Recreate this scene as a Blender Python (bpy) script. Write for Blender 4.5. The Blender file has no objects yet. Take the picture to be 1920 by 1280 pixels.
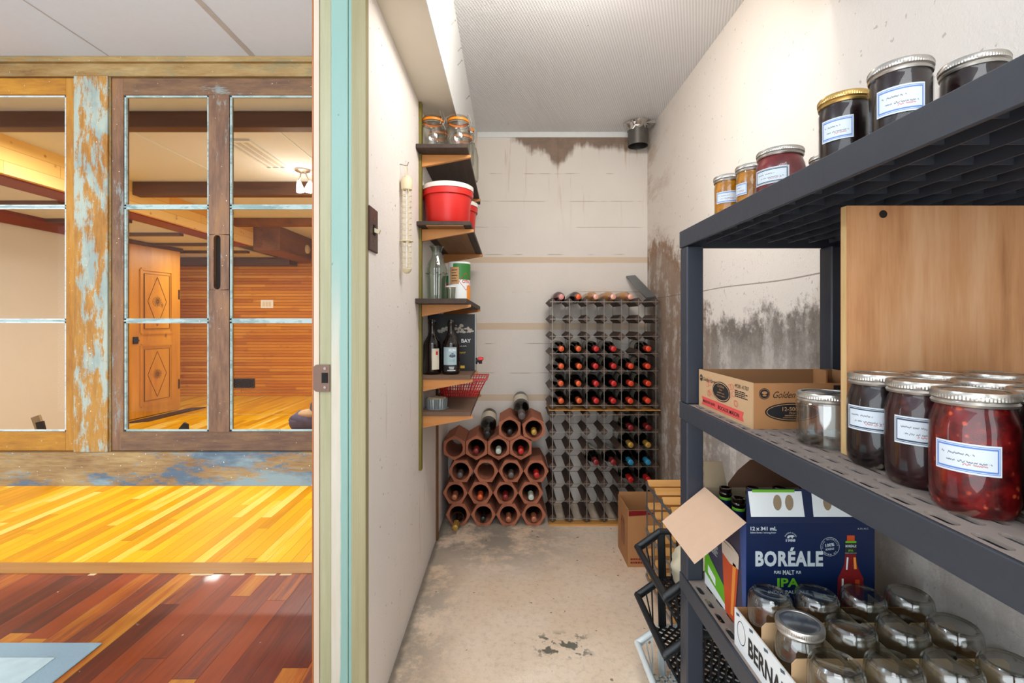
import bpy, bmesh, math, random
from mathutils import Matrix, Vector
random.seed(7)
C = bpy.context.scene.collection
PI = math.pi
SC = bpy.context.scene

# ---------------------------------------------------------------- camera, world, lights, exposure
CAMZ = 1.13
cam_data = bpy.data.cameras.new('camera')
cam = bpy.data.objects.new('camera', cam_data); C.objects.link(cam)
cam.location = (0, 0, CAMZ); cam.rotation_euler = (PI/2, 0, 0)
cam_data.sensor_width = 36.0; cam_data.lens = 880/1920*36.0
cam_data.shift_x = 4/1920.0; cam_data.shift_y = -40/1920.0
cam_data.clip_start = 0.02
SC.camera = cam
SC.view_settings.view_transform = 'Standard'; SC.view_settings.look = 'None'
SC.view_settings.gamma = 1.0; SC.view_settings.use_curve_mapping = False
SC.view_settings.exposure = 0.0
SC.cycles.use_denoising = True
SC.cycles.max_bounces = 10; SC.cycles.transparent_max_bounces = 24
SC.cycles.caustics_reflective = False; SC.cycles.caustics_refractive = False
SC.cycles.sample_clamp_indirect = 6.0

W = bpy.data.worlds.new('world'); SC.world = W; W.use_nodes = True
W.node_tree.nodes['Background'].inputs[0].default_value = (0.88, 0.95, 1.0, 1)
W.node_tree.nodes['Background'].inputs[1].default_value = 3.6

def point(name, loc, energy, col, r):
    l = bpy.data.lights.new(name, 'POINT'); l.energy = energy; l.color = col; l.shadow_soft_size = r
    o = bpy.data.objects.new(name, l); C.objects.link(o); o.location = loc; return o
def area(name, loc, energy, col, sx, sy, rot=(0, 0, 0)):
    l = bpy.data.lights.new(name, 'AREA'); l.energy = energy; l.color = col
    l.shape = 'RECTANGLE'; l.size = sx; l.size_y = sy
    o = bpy.data.objects.new(name, l); C.objects.link(o); o.location = loc; o.rotation_euler = rot; return o
def spot(name, loc, energy, col, r, cone, blend=0.6):
    l = bpy.data.lights.new(name, 'SPOT'); l.energy = energy; l.color = col; l.shadow_soft_size = r
    l.spot_size = math.radians(cone); l.spot_blend = blend
    o = bpy.data.objects.new(name, l); C.objects.link(o); o.location = loc; return o
area('pantry_fill_panel', (0.2, 1.27, 2.13), 8.5, (1.0, 0.95, 0.88), 0.5, 0.10, (math.radians(57), 0, 0))  # unseen area light added over the doorway to even out the pantry
point('pantry_bulb', (0.22, 1.36, 2.10), 4.5, (1.0, 0.93, 0.84), 0.08)
point('hall_ceiling_lamp', (-1.4, 0.57, 2.17), 34, (0.72, 0.87, 1.0), 0.05)
area('hall_fill_panel', (0.0, -0.7, 2.24), 18, (0.95, 0.97, 1.0), 1.2, 0.9)  # unseen fill panel added behind the camera to lift frontal surfaces
spot('room_spot_lamp', (-1.60, 3.62, 2.05), 85, (1.0, 0.97, 0.90), 0.05, 165, 0.5)
point('room_spot_glow', (-1.62, 3.62, 1.95), 7, (1.0, 0.93, 0.8), 0.05)
area('room_fill_panel', (-1.35, 4.8, 2.27), 30, (1.0, 0.99, 0.97), 0.6, 0.6)  # unseen fill panel, kept behind the jamb, brightens the far room
area('alcove_unseen_panel', (-3.62, 5.9, 2.0), 16, (1.0, 0.97, 0.9), 0.15, 0.5)  # unseen panel, kept behind the middle stile, lights the alcove
area('front_room_unseen_panel', (-2.6, 2.9, 2.25), 23, (1.0, 0.98, 0.94), 0.25, 0.3)  # unseen panel, kept behind the sash post, brightens the pine soffit

# ---------------------------------------------------------------- materials
def lin(h):
    if not isinstance(h, str): return tuple(h)
    h = h.lstrip('#'); out = []
    for i in (0, 2, 4):
        c = int(h[i:i+2], 16)/255.0
        out.append(c/12.92 if c <= 0.04045 else ((c+0.055)/1.055)**2.4)
    return tuple(out)
def c4(h): return (*lin(h), 1)
class NT:
    def __init__(s, name):
        s.m = bpy.data.materials.new(name); s.m.use_nodes = True
        s.t = s.m.node_tree; s.n = s.t.nodes; s.b = s.n['Principled BSDF']
        s.tc = s.n.new('ShaderNodeTexCoord')
        s.out = s.n['Material Output']
    def new(s, ty, **kw):
        nd = s.n.new(ty)
        for k, v in kw.items(): setattr(nd, k, v)
        return nd
    def put(s, sock, v):
        if isinstance(v, bpy.types.NodeSocket): s.t.links.new(v, sock)
        elif v is not None: sock.default_value = v
    def math(s, op, a, b=None, c=None, clamp=False):
        nd = s.new('ShaderNodeMath', operation=op); nd.use_clamp = clamp
        for i, v in enumerate((a, b, c)):
            if v is not None: s.put(nd.inputs[i], v)
        return nd.outputs[0]
    def mix(s, f, a, b, mode='MIX'):
        nd = s.new('ShaderNodeMix', data_type='RGBA', blend_type=mode)
        s.put(nd.inputs[0], f)
        s.put(nd.inputs[6], c4(a) if isinstance(a, (str, tuple)) else a)
        s.put(nd.inputs[7], c4(b) if isinstance(b, (str, tuple)) else b)
        return nd.outputs[2]
    def noise(s, scale, detail=4, rough=0.55, stretch=(1, 1, 1), vec=None, off=(0, 0, 0), color=False):
        mp = s.new('ShaderNodeMapping'); s.put(mp.inputs[0], vec if vec is not None else s.tc.outputs['Object'])
        mp.inputs['Scale'].default_value = stretch; mp.inputs['Location'].default_value = off
        nz = s.new('ShaderNodeTexNoise'); s.put(nz.inputs['Vector'], mp.outputs[0])
        nz.inputs['Scale'].default_value = scale; nz.inputs['Detail'].default_value = detail
        nz.inputs['Roughness'].default_value = rough
        return nz.outputs[1] if color else nz.outputs[0]
    def ramp(s, f, stops, interp='LINEAR'):
        nd = s.new('ShaderNodeValToRGB'); cr = nd.color_ramp; cr.interpolation = interp
        while len(cr.elements) < len(stops): cr.elements.new(0.5)
        for e, (p, c) in zip(cr.elements, stops):
            e.position = p; e.color = c4(c) if isinstance(c, (str, tuple)) else (c, c, c, 1)
        s.put(nd.inputs[0], f); return nd.outputs[0]
    def step(s, v, lo, hi):
        nd = s.new('ShaderNodeMapRange', interpolation_type='SMOOTHSTEP'); s.put(nd.inputs[0], v)
        nd.inputs[1].default_value = lo; nd.inputs[2].default_value = hi
        return nd.outputs[0]
    def xyz(s, vec=None):
        nd = s.new('ShaderNodeSeparateXYZ'); s.put(nd.inputs[0], vec if vec is not None else s.tc.outputs['Object'])
        return nd.outputs
    def bump(s, h, strength=0.3, dist=0.01):
        nd = s.new('ShaderNodeBump'); nd.inputs['Strength'].default_value = strength
        nd.inputs['Distance'].default_value = dist; s.put(nd.inputs['Height'], h)
        s.t.links.new(nd.outputs[0], s.b.inputs['Normal'])
    def fin(s, col, rough=0.6, metal=0.0, spec=None, coat=None):
        s.put(s.b.inputs['Base Color'], c4(col) if isinstance(col, (str, tuple)) else col)
        s.put(s.b.inputs['Roughness'], rough); s.put(s.b.inputs['Metallic'], metal)
        if spec is not None: s.b.inputs['Specular IOR Level'].default_value = spec
        if coat is not None: s.b.inputs['Coat Weight'].default_value = coat; s.b.inputs['Coat Roughness'].default_value = 0.05
        return s.m
def plain(name, col, rough=0.6, metal=0.0, var=0.10, scale=40, bump=0.1, spec=None, coat=None):
    t = NT(name); n = t.noise(scale, 4)
    c = lin(col)
    dk = tuple(v*(1-var) for v in c); lt = tuple(min(1, v*(1+var)) for v in c)
    col2 = t.mix(n, dk, lt)
    if bump: t.bump(n, bump, 0.002)
    return t.fin(col2, rough, metal, spec, coat)
def wood(name, cols, axis=2, scale=14, stretch=14, rough=0.55, knots=None, bump=0.25, coat=None):
    t = NT(name); st = [stretch]*3; st[axis] = 1.0; st = tuple(v/ stretch*1.0 for v in st)
    st = tuple(1.0 if i != axis else 1.0/stretch for i in range(3))
    d = t.noise(3, 2, vec=None, stretch=(1, 1, 1))
    n = t.noise(scale*3, 6, 0.65, stretch=st)
    n2 = t.noise(scale*0.6, 3, 0.5, stretch=st, off=(3, 1, 5))
    m = t.math('ADD', t.math('MULTIPLY', n, 0.55), t.math('MULTIPLY', n2, 0.5))
    col = t.ramp(m, [(0.30+0.4*i/(len(cols)-1), c) for i, c in enumerate(cols)])
    if knots:
        v = t.new('ShaderNodeTexVoronoi'); mp = t.new('ShaderNodeMapping'); t.put(mp.inputs[0], t.tc.outputs['Object'])
        mp.inputs['Scale'].default_value = tuple(1.0 if i != axis else 0.6 for i in range(3))
        t.put(v.inputs['Vector'], mp.outputs[0]); v.inputs['Scale'].default_value = knots[0]
        k = t.step(v.outputs['Distance'], 0.13, 0.03)
        col = t.mix(t.math('MULTIPLY', k, 0.75), col, knots[1])
    t.bump(n, bump, 0.003)
    return t.fin(col, rough, 0, coat=coat)
def planks(name, along, across, width, length, cols, gapcol, rough=0.35, grain=0.35, gap=0.03, coat=None, knots=None, spec=None, scratches=False):
    """boards running along axis `along`, laid side by side on axis `across`"""
    t = NT(name); x = t.xyz()
    a, c = x[along], x[across]
    ci = t.math('DIVIDE', c, width); row = t.math('FLOOR', ci); fr = t.math('FRACT', ci)
    wn = t.new('ShaderNodeTexWhiteNoise', noise_dimensions='1D'); t.put(wn.inputs['W'], row)
    al = t.math('ADD', t.math('DIVIDE', a, length), t.math('MULTIPLY', wn.outputs[0], 7.3))
    seg = t.math('FLOOR', al); fa = t.math('FRACT', al)
    cb = t.new('ShaderNodeCombineXYZ'); t.put(cb.inputs[0], row); t.put(cb.inputs[1], seg)
    w2 = t.new('ShaderNodeTexWhiteNoise', noise_dimensions='3D'); t.put(w2.inputs['Vector'], cb.outputs[0])
    st = [1, 1, 1]; st[along] = 0.07
    cb2 = t.new('ShaderNodeVectorMath', operation='MULTIPLY_ADD'); t.put(cb2.inputs[0], w2.outputs[1]); cb2.inputs[1].default_value = (9, 9, 9)
    t.put(cb2.inputs[2], t.tc.outputs['Object'])
    g = t.noise(60, 6, 0.65, stretch=tuple(st), vec=cb2.outputs[0])
    g2 = t.noise(14, 4, 0.6, stretch=tuple(st), vec=cb2.outputs[0])
    f = t.math('ADD', w2.outputs[0], t.math('MULTIPLY', t.math('SUBTRACT', t.math('ADD', g, g2), 1.0), grain*1.6), clamp=True)
    col = t.ramp(f, [(i/(len(cols)-1), cc) for i, cc in enumerate(cols)])
    if knots:
        v = t.new('ShaderNodeTexVoronoi'); t.put(v.inputs['Vector'], t.tc.outputs['Object']); v.inputs['Scale'].default_value = knots[0]
        col = t.mix(t.math('MULTIPLY', t.step(v.outputs['Distance'], 0.14, 0.04), 0.7), col, knots[1])
    e = t.math('MINIMUM', fr, t.math('SUBTRACT', 1.0, fr))
    e2 = t.math('MULTIPLY', t.math('MINIMUM', fa, t.math('SUBTRACT', 1.0, fa)), length/width)
    ee = t.math('MINIMUM', e, e2)
    gl = t.step(ee, gap, gap*0.3)
    col = t.mix(t.math('MULTIPLY', gl, 0.75), col, gapcol)
    if scratches:
        s1 = t.noise(30, 2, 0.5, off=(2, 8, 0)); s2 = t.noise(3, 2)
        col = t.mix(t.math('MULTIPLY', t.step(s1, 0.73, 0.76), t.step(s2, 0.45, 0.6)), col, '#e8d6c4')
        gr = t.noise(2.2, 3)
        rough = t.math('ADD', 0.28, t.math('MULTIPLY', gr, 0.25))
    hgt = t.math('SUBTRACT', t.math('MULTIPLY', g, 0.1), gl)
    t.bump(hgt, 0.4, 0.002)
    return t.fin(col, rough, 0, coat=coat, spec=spec)
def weathered(name, cols, paint, cover=0.5, axis=2, paint2=None, rough=0.6, scale=7, off=(0, 0, 0), bias=None):
    """old wood with patches of worn paint"""
    t = NT(name); st = tuple(1.0 if i != axis else 0.13 for i in range(3)); st2 = tuple(1.0 if i != axis else 0.35 for i in range(3))
    n = t.noise(70, 6, 0.7, stretch=st, off=off); n2 = t.noise(scale, 5, 0.65, stretch=st2, off=off)
    n3 = t.noise(scale*1.7, 6, 0.75, stretch=st2, off=(off[0]+4, off[1]+7, off[2]+2))
    m = t.math('ADD', t.math('MULTIPLY', n, 0.45), t.math('MULTIPLY', n2, 0.6))
    col = t.ramp(m, [(0.32+0.4*i/(len(cols)-1), c) for i, c in enumerate(cols)])
    mk = t.math('ADD', t.math('MULTIPLY', n3, 0.8), t.math('MULTIPLY', n, 0.25))
    if bias: mk = t.math('ADD', mk, t.math('MULTIPLY', t.step(t.xyz()[0], bias[0], bias[1]), bias[2]))
    msk = t.step(mk, 0.68-0.3*cover, 0.76-0.3*cover)
    pc = paint
    if paint2: pc = t.mix(t.step(n2, 0.42, 0.58), paint, paint2)
    col = t.mix(t.math('MULTIPLY', msk, 0.85), col, pc)
    sp = t.noise(90, 2, 0.5, off=(9, 2, 1)); col = t.mix(t.step(sp, 0.72, 0.75), col, '#d8dccf')
    t.bump(t.math('ADD', n, t.math('MULTIPLY', msk, 0.3)), 0.45, 0.003)
    return t.fin(col, rough)
def glassy(name, tint='#eef4f0', edge='#7d8a84', rough=0.02, thin=1.0, gl=1.0, base=0.04):
    """thin clear glass: see-through, darker and shinier towards grazing view"""
    t = NT(name); t.n.remove(t.b)
    lw = t.new('ShaderNodeLayerWeight'); lw.inputs[0].default_value = 0.35
    fc = lw.outputs['Facing']
    f3 = t.math('POWER', fc, 2.5)
    tr = t.new('ShaderNodeBsdfTransparent'); t.put(tr.inputs[0], t.mix(t.math('MULTIPLY', f3, thin, clamp=True), tint, edge))
    g = t.new('ShaderNodeBsdfGlossy'); g.inputs['Roughness'].default_value = rough; g.inputs[0].default_value = (1, 1, 1, 1)
    fr = t.math('ADD', base, t.math('MULTIPLY', t.math('POWER', fc, 3.0), 0.55*gl), clamp=True)
    mx = t.new('ShaderNodeMixShader'); t.put(mx.inputs[0], fr); t.put(mx.inputs[1], tr.outputs[0]); t.put(mx.inputs[2], g.outputs[0])
    t.t.links.new(mx.outputs[0], t.out.inputs[0])
    return t.m
def emis(name, col, s):
    t = NT(name); t.b.inputs['Emission Color'].default_value = c4(col); t.b.inputs['Emission Strength'].default_value = s
    return t.fin(col, 0.4)

M = {}
def wall_mat(name, kind):
    t = NT(name); x = t.xyz()
    base = '#d2cac1' if kind == 'back' else '#dcd4cb' if kind != 'left' else '#e6dfd9'
    n = t.noise(3, 5); col = t.mix(n, base, '#e2dad1' if kind != 'left' else '#efeae6')
    fine = t.noise(160, 3)
    if kind == 'back':
        z, X = x[2], x[0]
        # tan mortar bands and fine board lines left by the formwork
        for zc, h in ((1.502, 0.016), (1.092, 0.019), (0.652, 0.018)):
            d = t.math('ABSOLUTE', t.math('SUBTRACT', z, zc))
            w = t.math('ADD', h, t.math('MULTIPLY', t.noise(8, 2), 0.004))
            col = t.mix(t.math('MULTIPLY', t.math('LESS_THAN', d, w), 0.75), col, '#cdb292')
        br = t.noise(6, 2, stretch=(1, 1, 6))
        for zc in (2.03, 1.86, 1.70, 1.53, 1.30, 0.98, 0.80):
            d = t.math('ABSOLUTE', t.math('SUBTRACT', z, t.math('ADD', zc, t.math('MULTIPLY', t.noise(2, 1), 0.01))))
            col = t.mix(t.math('MULTIPLY', t.math('LESS_THAN', d, 0.0022), t.math('MULTIPLY', t.step(br, 0.47, 0.6), 0.6)), col, '#94826f')
        st = t.noise(34, 3, stretch=(1, 1, 0.06))
        drip = t.math('MULTIPLY', t.step(st, 0.60, 0.70), t.step(z, 1.55, 2.2))
        col = t.mix(t.math('MULTIPLY', drip, 0.45), col, '#b9946a')
        # damp stain under the ceiling
        prof = t.new('ShaderNodeFloatCurve'); cv = prof.mapping.curves[0]
        for i, (px, py) in enumerate(((0.0, 0.0), (0.24, 0.0), (0.285, 0.08), (0.33, 0.25), (0.374, 0.42), (0.434, 0.58), (0.494, 0.78), (0.539, 1.0), (0.569, 0.95), (0.629, 0.58), (0.704, 0.36), (0.764, 0.42), (0.854, 0.48), (0.944, 0.44), (1.0, 0.36))):
            if i < 2: cv.points[i].location = (px, py)
            else: cv.points.new(px, py)
        prof.mapping.update()
        t.put(prof.inputs['Value'], t.math('DIVIDE', t.math('ADD', X, 0.30), 1.1, clamp=True))
        depth = t.math('MULTIPLY', prof.outputs[0], 0.16)
        rag = t.math('ADD', t.math('MULTIPLY', st, 0.10), t.math('MULTIPLY', t.noise(14, 4), 0.10))
        dz = t.math('SUBTRACT', 2.255, z)
        s = t.math('SUBTRACT', t.math('ADD', depth, t.math('SUBTRACT', rag, 0.10)), dz)
        msk = t.math('MULTIPLY', t.step(s, -0.02, 0.04), t.step(prof.outputs[0], 0.02, 0.12))
        col = t.mix(t.math('MULTIPLY', msk, 0.85), col, t.mix(t.noise(20, 4), '#3d2b20', '#8d6c50'))
    elif kind == 'right':
        z, Y = x[2], x[1]
        lg = t.noise(5, 6, 0.7); md = t.noise(16, 6, 0.75); sp = t.noise(70, 4, 0.7)
        streak = t.noise(12, 4, 0.6, stretch=(1, 1, 0.15))
        top = t.math('ADD', 1.145, t.math('MULTIPLY', t.step(Y, 1.95, 2.6), 0.42))
        d = t.math('SUBTRACT', t.math('ADD', top, t.math('MULTIPLY', t.math('SUBTRACT', t.math('ADD', lg, md), 1.0), 0.30)), z)
        edge = t.step(d, -0.04, 0.05)
        fade = t.step(d, 0.42, 0.02)
        band = t.step(d, 0.26, 0.03)
        mot = t.step(t.math('ADD', t.math('MULTIPLY', md, .55), t.math('MULTIPLY', streak, .45)), 0.38, 0.54)
        low = t.math('MULTIPLY', edge, 0.55)
        col = t.mix(low, col, t.mix(mot, '#c3bfba', '#96908a'))
        mold = t.math('MULTIPLY', edge, t.math('MULTIPLY', t.math('ADD', 0.12, t.math('MULTIPLY', band, 0.85)), t.math('ADD', 0.35, t.math('MULTIPLY', mot, 0.65))), clamp=True)
        mold = t.math('MAXIMUM', mold, t.math('MULTIPLY', t.math('MULTIPLY', edge, mot), t.math('MULTIPLY', t.step(Y, 1.5, 2.1), 0.75)))
        mc = t.mix(lg, '#4f4841', '#8a837b')
        mc = t.mix(t.step(Y, 1.85, 2.2), mc, t.mix(md, '#6b4c36', '#a58467'))
        col = t.mix(mold, col, mc)
        ds = t.math('MULTIPLY', t.step(sp, 0.60, 0.66), t.math('MULTIPLY', t.step(z, 1.50, 1.15), t.step(lg, 0.42, 0.6)))
        col = t.mix(t.math('MULTIPLY', ds, 0.7), col, '#5b5148')
        dz = t.math('ABSOLUTE', t.math('SUBTRACT', z, t.math('ADD', 1.245, t.math('MULTIPLY', t.noise(1.2, 1), 0.03))))
        col = t.mix(t.math('MULTIPLY', t.math('LESS_THAN', dz, 0.0022), 0.7), col, '#6f6255')
        # old brush scrapes in the top far corner, rusty edge in the corner
        cr = t.math('MULTIPLY', t.step(Y, 2.2, 2.85), t.step(t.noise(9, 5, 0.7, stretch=(1, 0.4, 1)), 0.45, 0.7))
        col = t.mix(t.math('MULTIPLY', cr, 0.5), col, '#a88a6c')
        chip = t.noise(55, 2, 0.5, off=(3, 3, 3)); col = t.mix(t.math('MULTIPLY', t.step(chip, 0.70, 0.73), 0.6), col, '#a2968a')
    else:
        z = x[2]
        st = t.noise(26, 3, stretch=(1, 1, 0.08), off=(1, 4, 2))
        col = t.mix(t.math('MULTIPLY', t.step(st, 0.64, 0.74), t.math('MULTIPLY', t.step(z, 1.3, 0.3), 0.5)), col, '#b39577')
        ch = t.noise(60, 2, off=(5, 5, 5)); col = t.mix(t.math('MULTIPLY', t.step(ch, 0.71, 0.73), 0.7), col, '#8e8072')
    t.bump(t.math('ADD', t.math('MULTIPLY', fine, 0.5), t.noise(18, 5)), 0.35, 0.006)
    return t.fin(col, 0.75, spec=0.35)
M['wall_back'] = wall_mat('painted_concrete_back', 'back')
M['wall_right'] = wall_mat('painted_concrete_right', 'right')
M['wall_left'] = wall_mat('painted_wall_left', 'left')

def concrete():
    t = NT('concrete_floor'); x = t.xyz()
    n = t.noise(2.2, 6, 0.6); f = t.noise(40, 6, 0.75); g = t.noise(200, 3)
    col = t.mix(t.step(n, 0.35, 0.65), '#e8cfb3', '#f0dcc6')
    col = t.mix(t.math('MULTIPLY', t.step(f, 0.45, 0.75), 0.35), col, '#9c8672')
    # grey damp zones: along the left wall and in front of the clay tiles
    gx = t.step(x[0], -0.12, -0.37); gy = t.math('MULTIPLY', t.step(x[1], 1.95, 2.45), t.step(x[0], 0.55, -0.1))
    zone = t.math('MAXIMUM', t.math('MULTIPLY', gx, 0.8), gy)
    gm = t.math('MULTIPLY', zone, t.step(t.noise(6, 6, 0.7, off=(2, 2, 0)), 0.38, 0.56))
    col = t.mix(t.math('MULTIPLY', gm, 0.85), col, t.mix(f, '#6d6a62', '#98948b'))
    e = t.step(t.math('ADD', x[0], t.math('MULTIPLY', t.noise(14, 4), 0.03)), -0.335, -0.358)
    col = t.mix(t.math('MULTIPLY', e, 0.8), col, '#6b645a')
    sp = t.noise(26, 3, 0.6, off=(4, 1, 0))
    z2 = t.math('MULTIPLY', t.step(x[0], 0.30, 0.24), t.math('MULTIPLY', t.step(x[0], 0.06, 0.12), t.math('MULTIPLY', t.step(x[1], 1.55, 1.60), t.step(x[1], 1.72, 1.66))))
    col = t.mix(t.math('MULTIPLY', t.step(sp, 0.52, 0.58), z2), col, '#6e6a5c')
    sp2 = t.noise(30, 2, 0.5, off=(7, 7, 0)); col = t.mix(t.math('MULTIPLY', t.step(sp2, 0.71, 0.74), 0.8), col, '#5d574e')
    col = t.mix(t.math('MULTIPLY', t.step(g, 0.62, 0.72), 0.25), col, '#efe3d4')
    t.bump(t.math('ADD', f, t.math('MULTIPLY', g, 0.4)), 0.3, 0.004)
    return t.fin(col, 0.62)
M['concrete'] = concrete()
def bubble():
    t = NT('bubble_foil'); x = t.xyz()
    k = 2*PI/0.0115
    a = t.math('SINE', t.math('MULTIPLY', t.math('ADD', x[0], t.math('MULTIPLY', x[1], 0.5)), k))
    b = t.math('SINE', t.math('MULTIPLY', x[1], k*0.9))
    h = t.math('MULTIPLY', a, b)
    w = t.noise(3, 3)
    col = t.mix(t.step(h, -0.6, 0.8), '#cfd0d2', '#f0f0f2')
    sp = t.noise(24, 2); col = t.mix(t.step(sp, 0.75, 0.78), col, '#6c6662')
    t.bump(t.math('ADD', t.math('MULTIPLY', h, 0.25), t.math('MULTIPLY', w, 2.5)), 0.5, 0.008)
    return t.fin(col, 0.42, 0.15)
M['bubble'] = bubble()
M['red_floor'] = planks('red_plank_floor', 1, 0, 0.082, 0.95, ['#4d1911', '#642013', '#752a13', '#863615', '#943c18', '#6b3228', '#a8551a', '#bd7a26'], '#3a1610', coat=0.15, gap=0.018, scratches=True)
M['yellow_floor'] = planks('yellow_plank_floor', 1, 0, 0.057, 0.8, ['#c48608', '#da9a06', '#e2a40a', '#e8ae0e', '#ecb71c', '#f2cd68'], '#6b430f', rough=0.42, gap=0.022, grain=0.28, spec=0.25)
M['pine_wall'] = planks('pine_board_wall', 0, 2, 0.045, 1.3, ['#a86010', '#c07416', '#cc841e', '#d79430', '#b86e14'], '#5b2d0a', rough=0.5, gap=0.13, knots=(8, '#5a2c0c'), spec=0.2)
M['pine_wall_y'] = planks('pine_board_wall_side', 1, 2, 0.045, 1.3, ['#b06812', '#c97e1e', '#d78e28', '#c0761a'], '#6b360d', rough=0.4, gap=0.06, knots=(7, '#6a330e'))
M['soffit'] = planks('yellow_pine_soffit', 1, 2, 0.085, 1.5, ['#e2a448', '#ecb860', '#f0c470', '#f5d08a'], '#8a5518', rough=0.38, gap=0.02, knots=(9, '#9a5b1c'), grain=0.2)
M['door_wood'] = wood('door_wood', ['#965c12', '#b8781a', '#cc8c26', '#d69a34'], 2, 9, 12, 0.4, knots=(5, '#5c2b0d'))
M['door_dark'] = plain('carved_groove', '#4d260c', 0.7)
M['beam_brown'] = wood('brown_beam_wood', ['#3e2416', '#5b3a28', '#6c4a37'], 0, 8, 12, 0.6)
M['beam_side'] = wood('brown_box_wood', ['#53301a', '#7a4c2b', '#8d5c38'], 1, 8, 12, 0.6)
M['mold_red'] = wood('red_brown_moulding', ['#5a1c12', '#7c2b1c', '#8b3524'], 1, 8, 12, 0.45)
M['room_ceiling'] = plain('room_ceiling_paint', '#dbe3ec', 0.8, var=0.03, bump=0.05)
M['room_ceiling2'] = plain('far_ceiling_paint', '#d6d8da', 0.8, var=0.03, bump=0.05)
M['room_wall'] = plain('cream_plaster', '#d0ccc4', 0.7, var=0.04, scale=3)
M['seam'] = plain('ceiling_seam_dark', '#bbb6b1', 0.8, bump=0)
M['head_wood'] = weathered('header_wood', ['#6c4a26', '#94713f', '#a88a58', '#b59c6e'], '#8d7f5b', 0.4, 0)
M['sill_blue'] = weathered('sill_blue_wood', ['#6a4a2c', '#977245', '#b3925f', '#bfa378'], '#46687f', 0.38, 0, paint2='#8aa3a8', scale=5, bias=(-2.0, -1.2, 0.10))
M['post_teal'] = weathered('post_teal_wood', ['#7a4a1a', '#a06a26', '#b98334', '#a27543'], '#8fa6a2', 0.62, 2, paint2='#adbdb2', scale=8)
M['sash_brown'] = weathered('sash_brown_wood', ['#4d3524', '#6f4d37', '#8a6346', '#a06e38'], '#8c9590', 0.35, 2, scale=8)
M['sash_brown_h'] = weathered('sash_brown_wood_rail', ['#4a3524', '#6a4a36', '#83603f', '#946637'], '#8c9590', 0.30, 0, scale=8)
M['sash_gold'] = weathered('sash_gold_wood', ['#7d5020', '#a56c22', '#bb8028', '#bd8d48'], '#a7b0a2', 0.15, 2, scale=8, off=(5, 0, 0))
M['sash_gold_h'] = weathered('sash_gold_wood_rail', ['#7d5020', '#a96f20', '#c28624', '#bd8d48'], '#a7b0a2', 0.15, 0, scale=8, off=(5, 0, 0))
M['putty'] = weathered('putty_teal', ['#6f8783', '#8fa6a2', '#a6bab6'], '#b6c8c4', 0.7, 0, scale=12)
M['putty_light'] = weathered('putty_white', ['#8fa3a3', '#b3c3c3', '#c6d1cf'], '#d6dddb', 0.8, 0, scale=30)
M['pane'] = glassy('window_glass', '#faf8f4', '#d4d8d2', 0.01, 0.6, 0.35, 0.004)
M['dark_slot'] = plain('dark_recess', '#1d130a', 0.9)
M['threshold'] = wood('oak_threshold', ['#7f5428', '#9c6c36', '#ab7b44'], 0, 9, 14, 0.4, knots=(4, '#5a3516'))
M['pale_wedge'] = plain('pale_wood_filler', '#cbb28a', 0.6)
M['rug'] = plain('pale_blue_rug_field', '#b9cccf', 0.95, var=0.16, scale=28, bump=0.5)
M['rug_edge'] = plain('blue_grey_rug_border', '#91a8b4', 0.95, var=0.06, scale=120, bump=0.4)
M['jamb_orange'] = plain('orange_varnish_edge', '#9c5a2c', 0.5)
M['jamb_pink'] = wood('pale_jamb_wood', ['#b09c85', '#bfae98', '#c8baa7'], 2, 12, 14, 0.6)
M['jamb_olive'] = wood('greenish_pine', ['#7c7955', '#928f6d', '#9e9a7a', '#a7a184'], 2, 12, 14, 0.6, knots=(5, '#5f5a3d'))
def tealpaint():
    t = NT('teal_painted_jamb'); x = t.xyz()
    n = t.noise(9, 5, 0.7, stretch=(1, 1, 0.25)); g = t.noise(60, 4, stretch=(1, 1, 0.1))
    low = t.step(x[2], 1.35, 0.95)
    f = t.math('ADD', t.math('ADD', x[0], 0.4515), t.math('MULTIPLY', t.math('SUBTRACT', n, 0.5), 0.02))
    bare = t.math('MULTIPLY', t.step(f, 0.003, -0.003), low)
    teal = t.mix(n, '#7a9a90', '#86a69b')
    col = t.mix(bare, teal, t.mix(g, '#b3a68f', '#c6c1b5'))
    k = t.noise(45, 2, off=(4, 4, 4)); col = t.mix(t.math('MULTIPLY', t.step(k, 0.72, 0.75), 0.8), col, '#5c7f74')
    t.bump(t.math('ADD', g, t.math('MULTIPLY', bare, -0.5)), 0.3, 0.002)
    return t.fin(col, 0.45)
M['jamb_teal'] = tealpaint()
M['jamb_cream'] = wood('cream_olive_trim', ['#857c56', '#938a67', '#9e9676'], 2, 10, 16, 0.55)
M['bronze'] = plain('brown_bronze_plate', '#6a5145', 0.45, 0.5)
M['black_hole'] = plain('black_hole', '#0c0806', 0.9)
M['screw'] = plain('steel_screw', '#8a8078', 0.4, 0.8)
M['switch_brown'] = plain('brown_switch_plate', '#3a2118', 0.35)
M['ivory'] = plain('ivory_plastic', '#d8caa8', 0.45, var=0.04)
M['white_trim'] = plain('white_painted_trim', '#dcdedd', 0.55, var=0.05)
M['bulk'] = plain('cream_bulkhead', '#e2dac9', 0.7, var=0.06, scale=8)
M['olive'] = plain('olive_painted_strip', '#6f6424', 0.5, var=0.15)
M['brown_strip'] = plain('brown_strip_wood', '#6b4522', 0.6)
M['shelf_dark'] = wood('dark_shelf_board', ['#241b17', '#382a23', '#48372e'], 1, 14, 10, 0.7)
M['shelf_tan'] = wood('tan_board_underside', ['#7c532c', '#8f6234', '#9d6f3d'], 1, 14, 10, 0.6)
M['shelf_weath'] = wood('weathered_shelf_board', ['#4e3a2c', '#6a5140', '#7a6151'], 0, 14, 10, 0.75)
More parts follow.
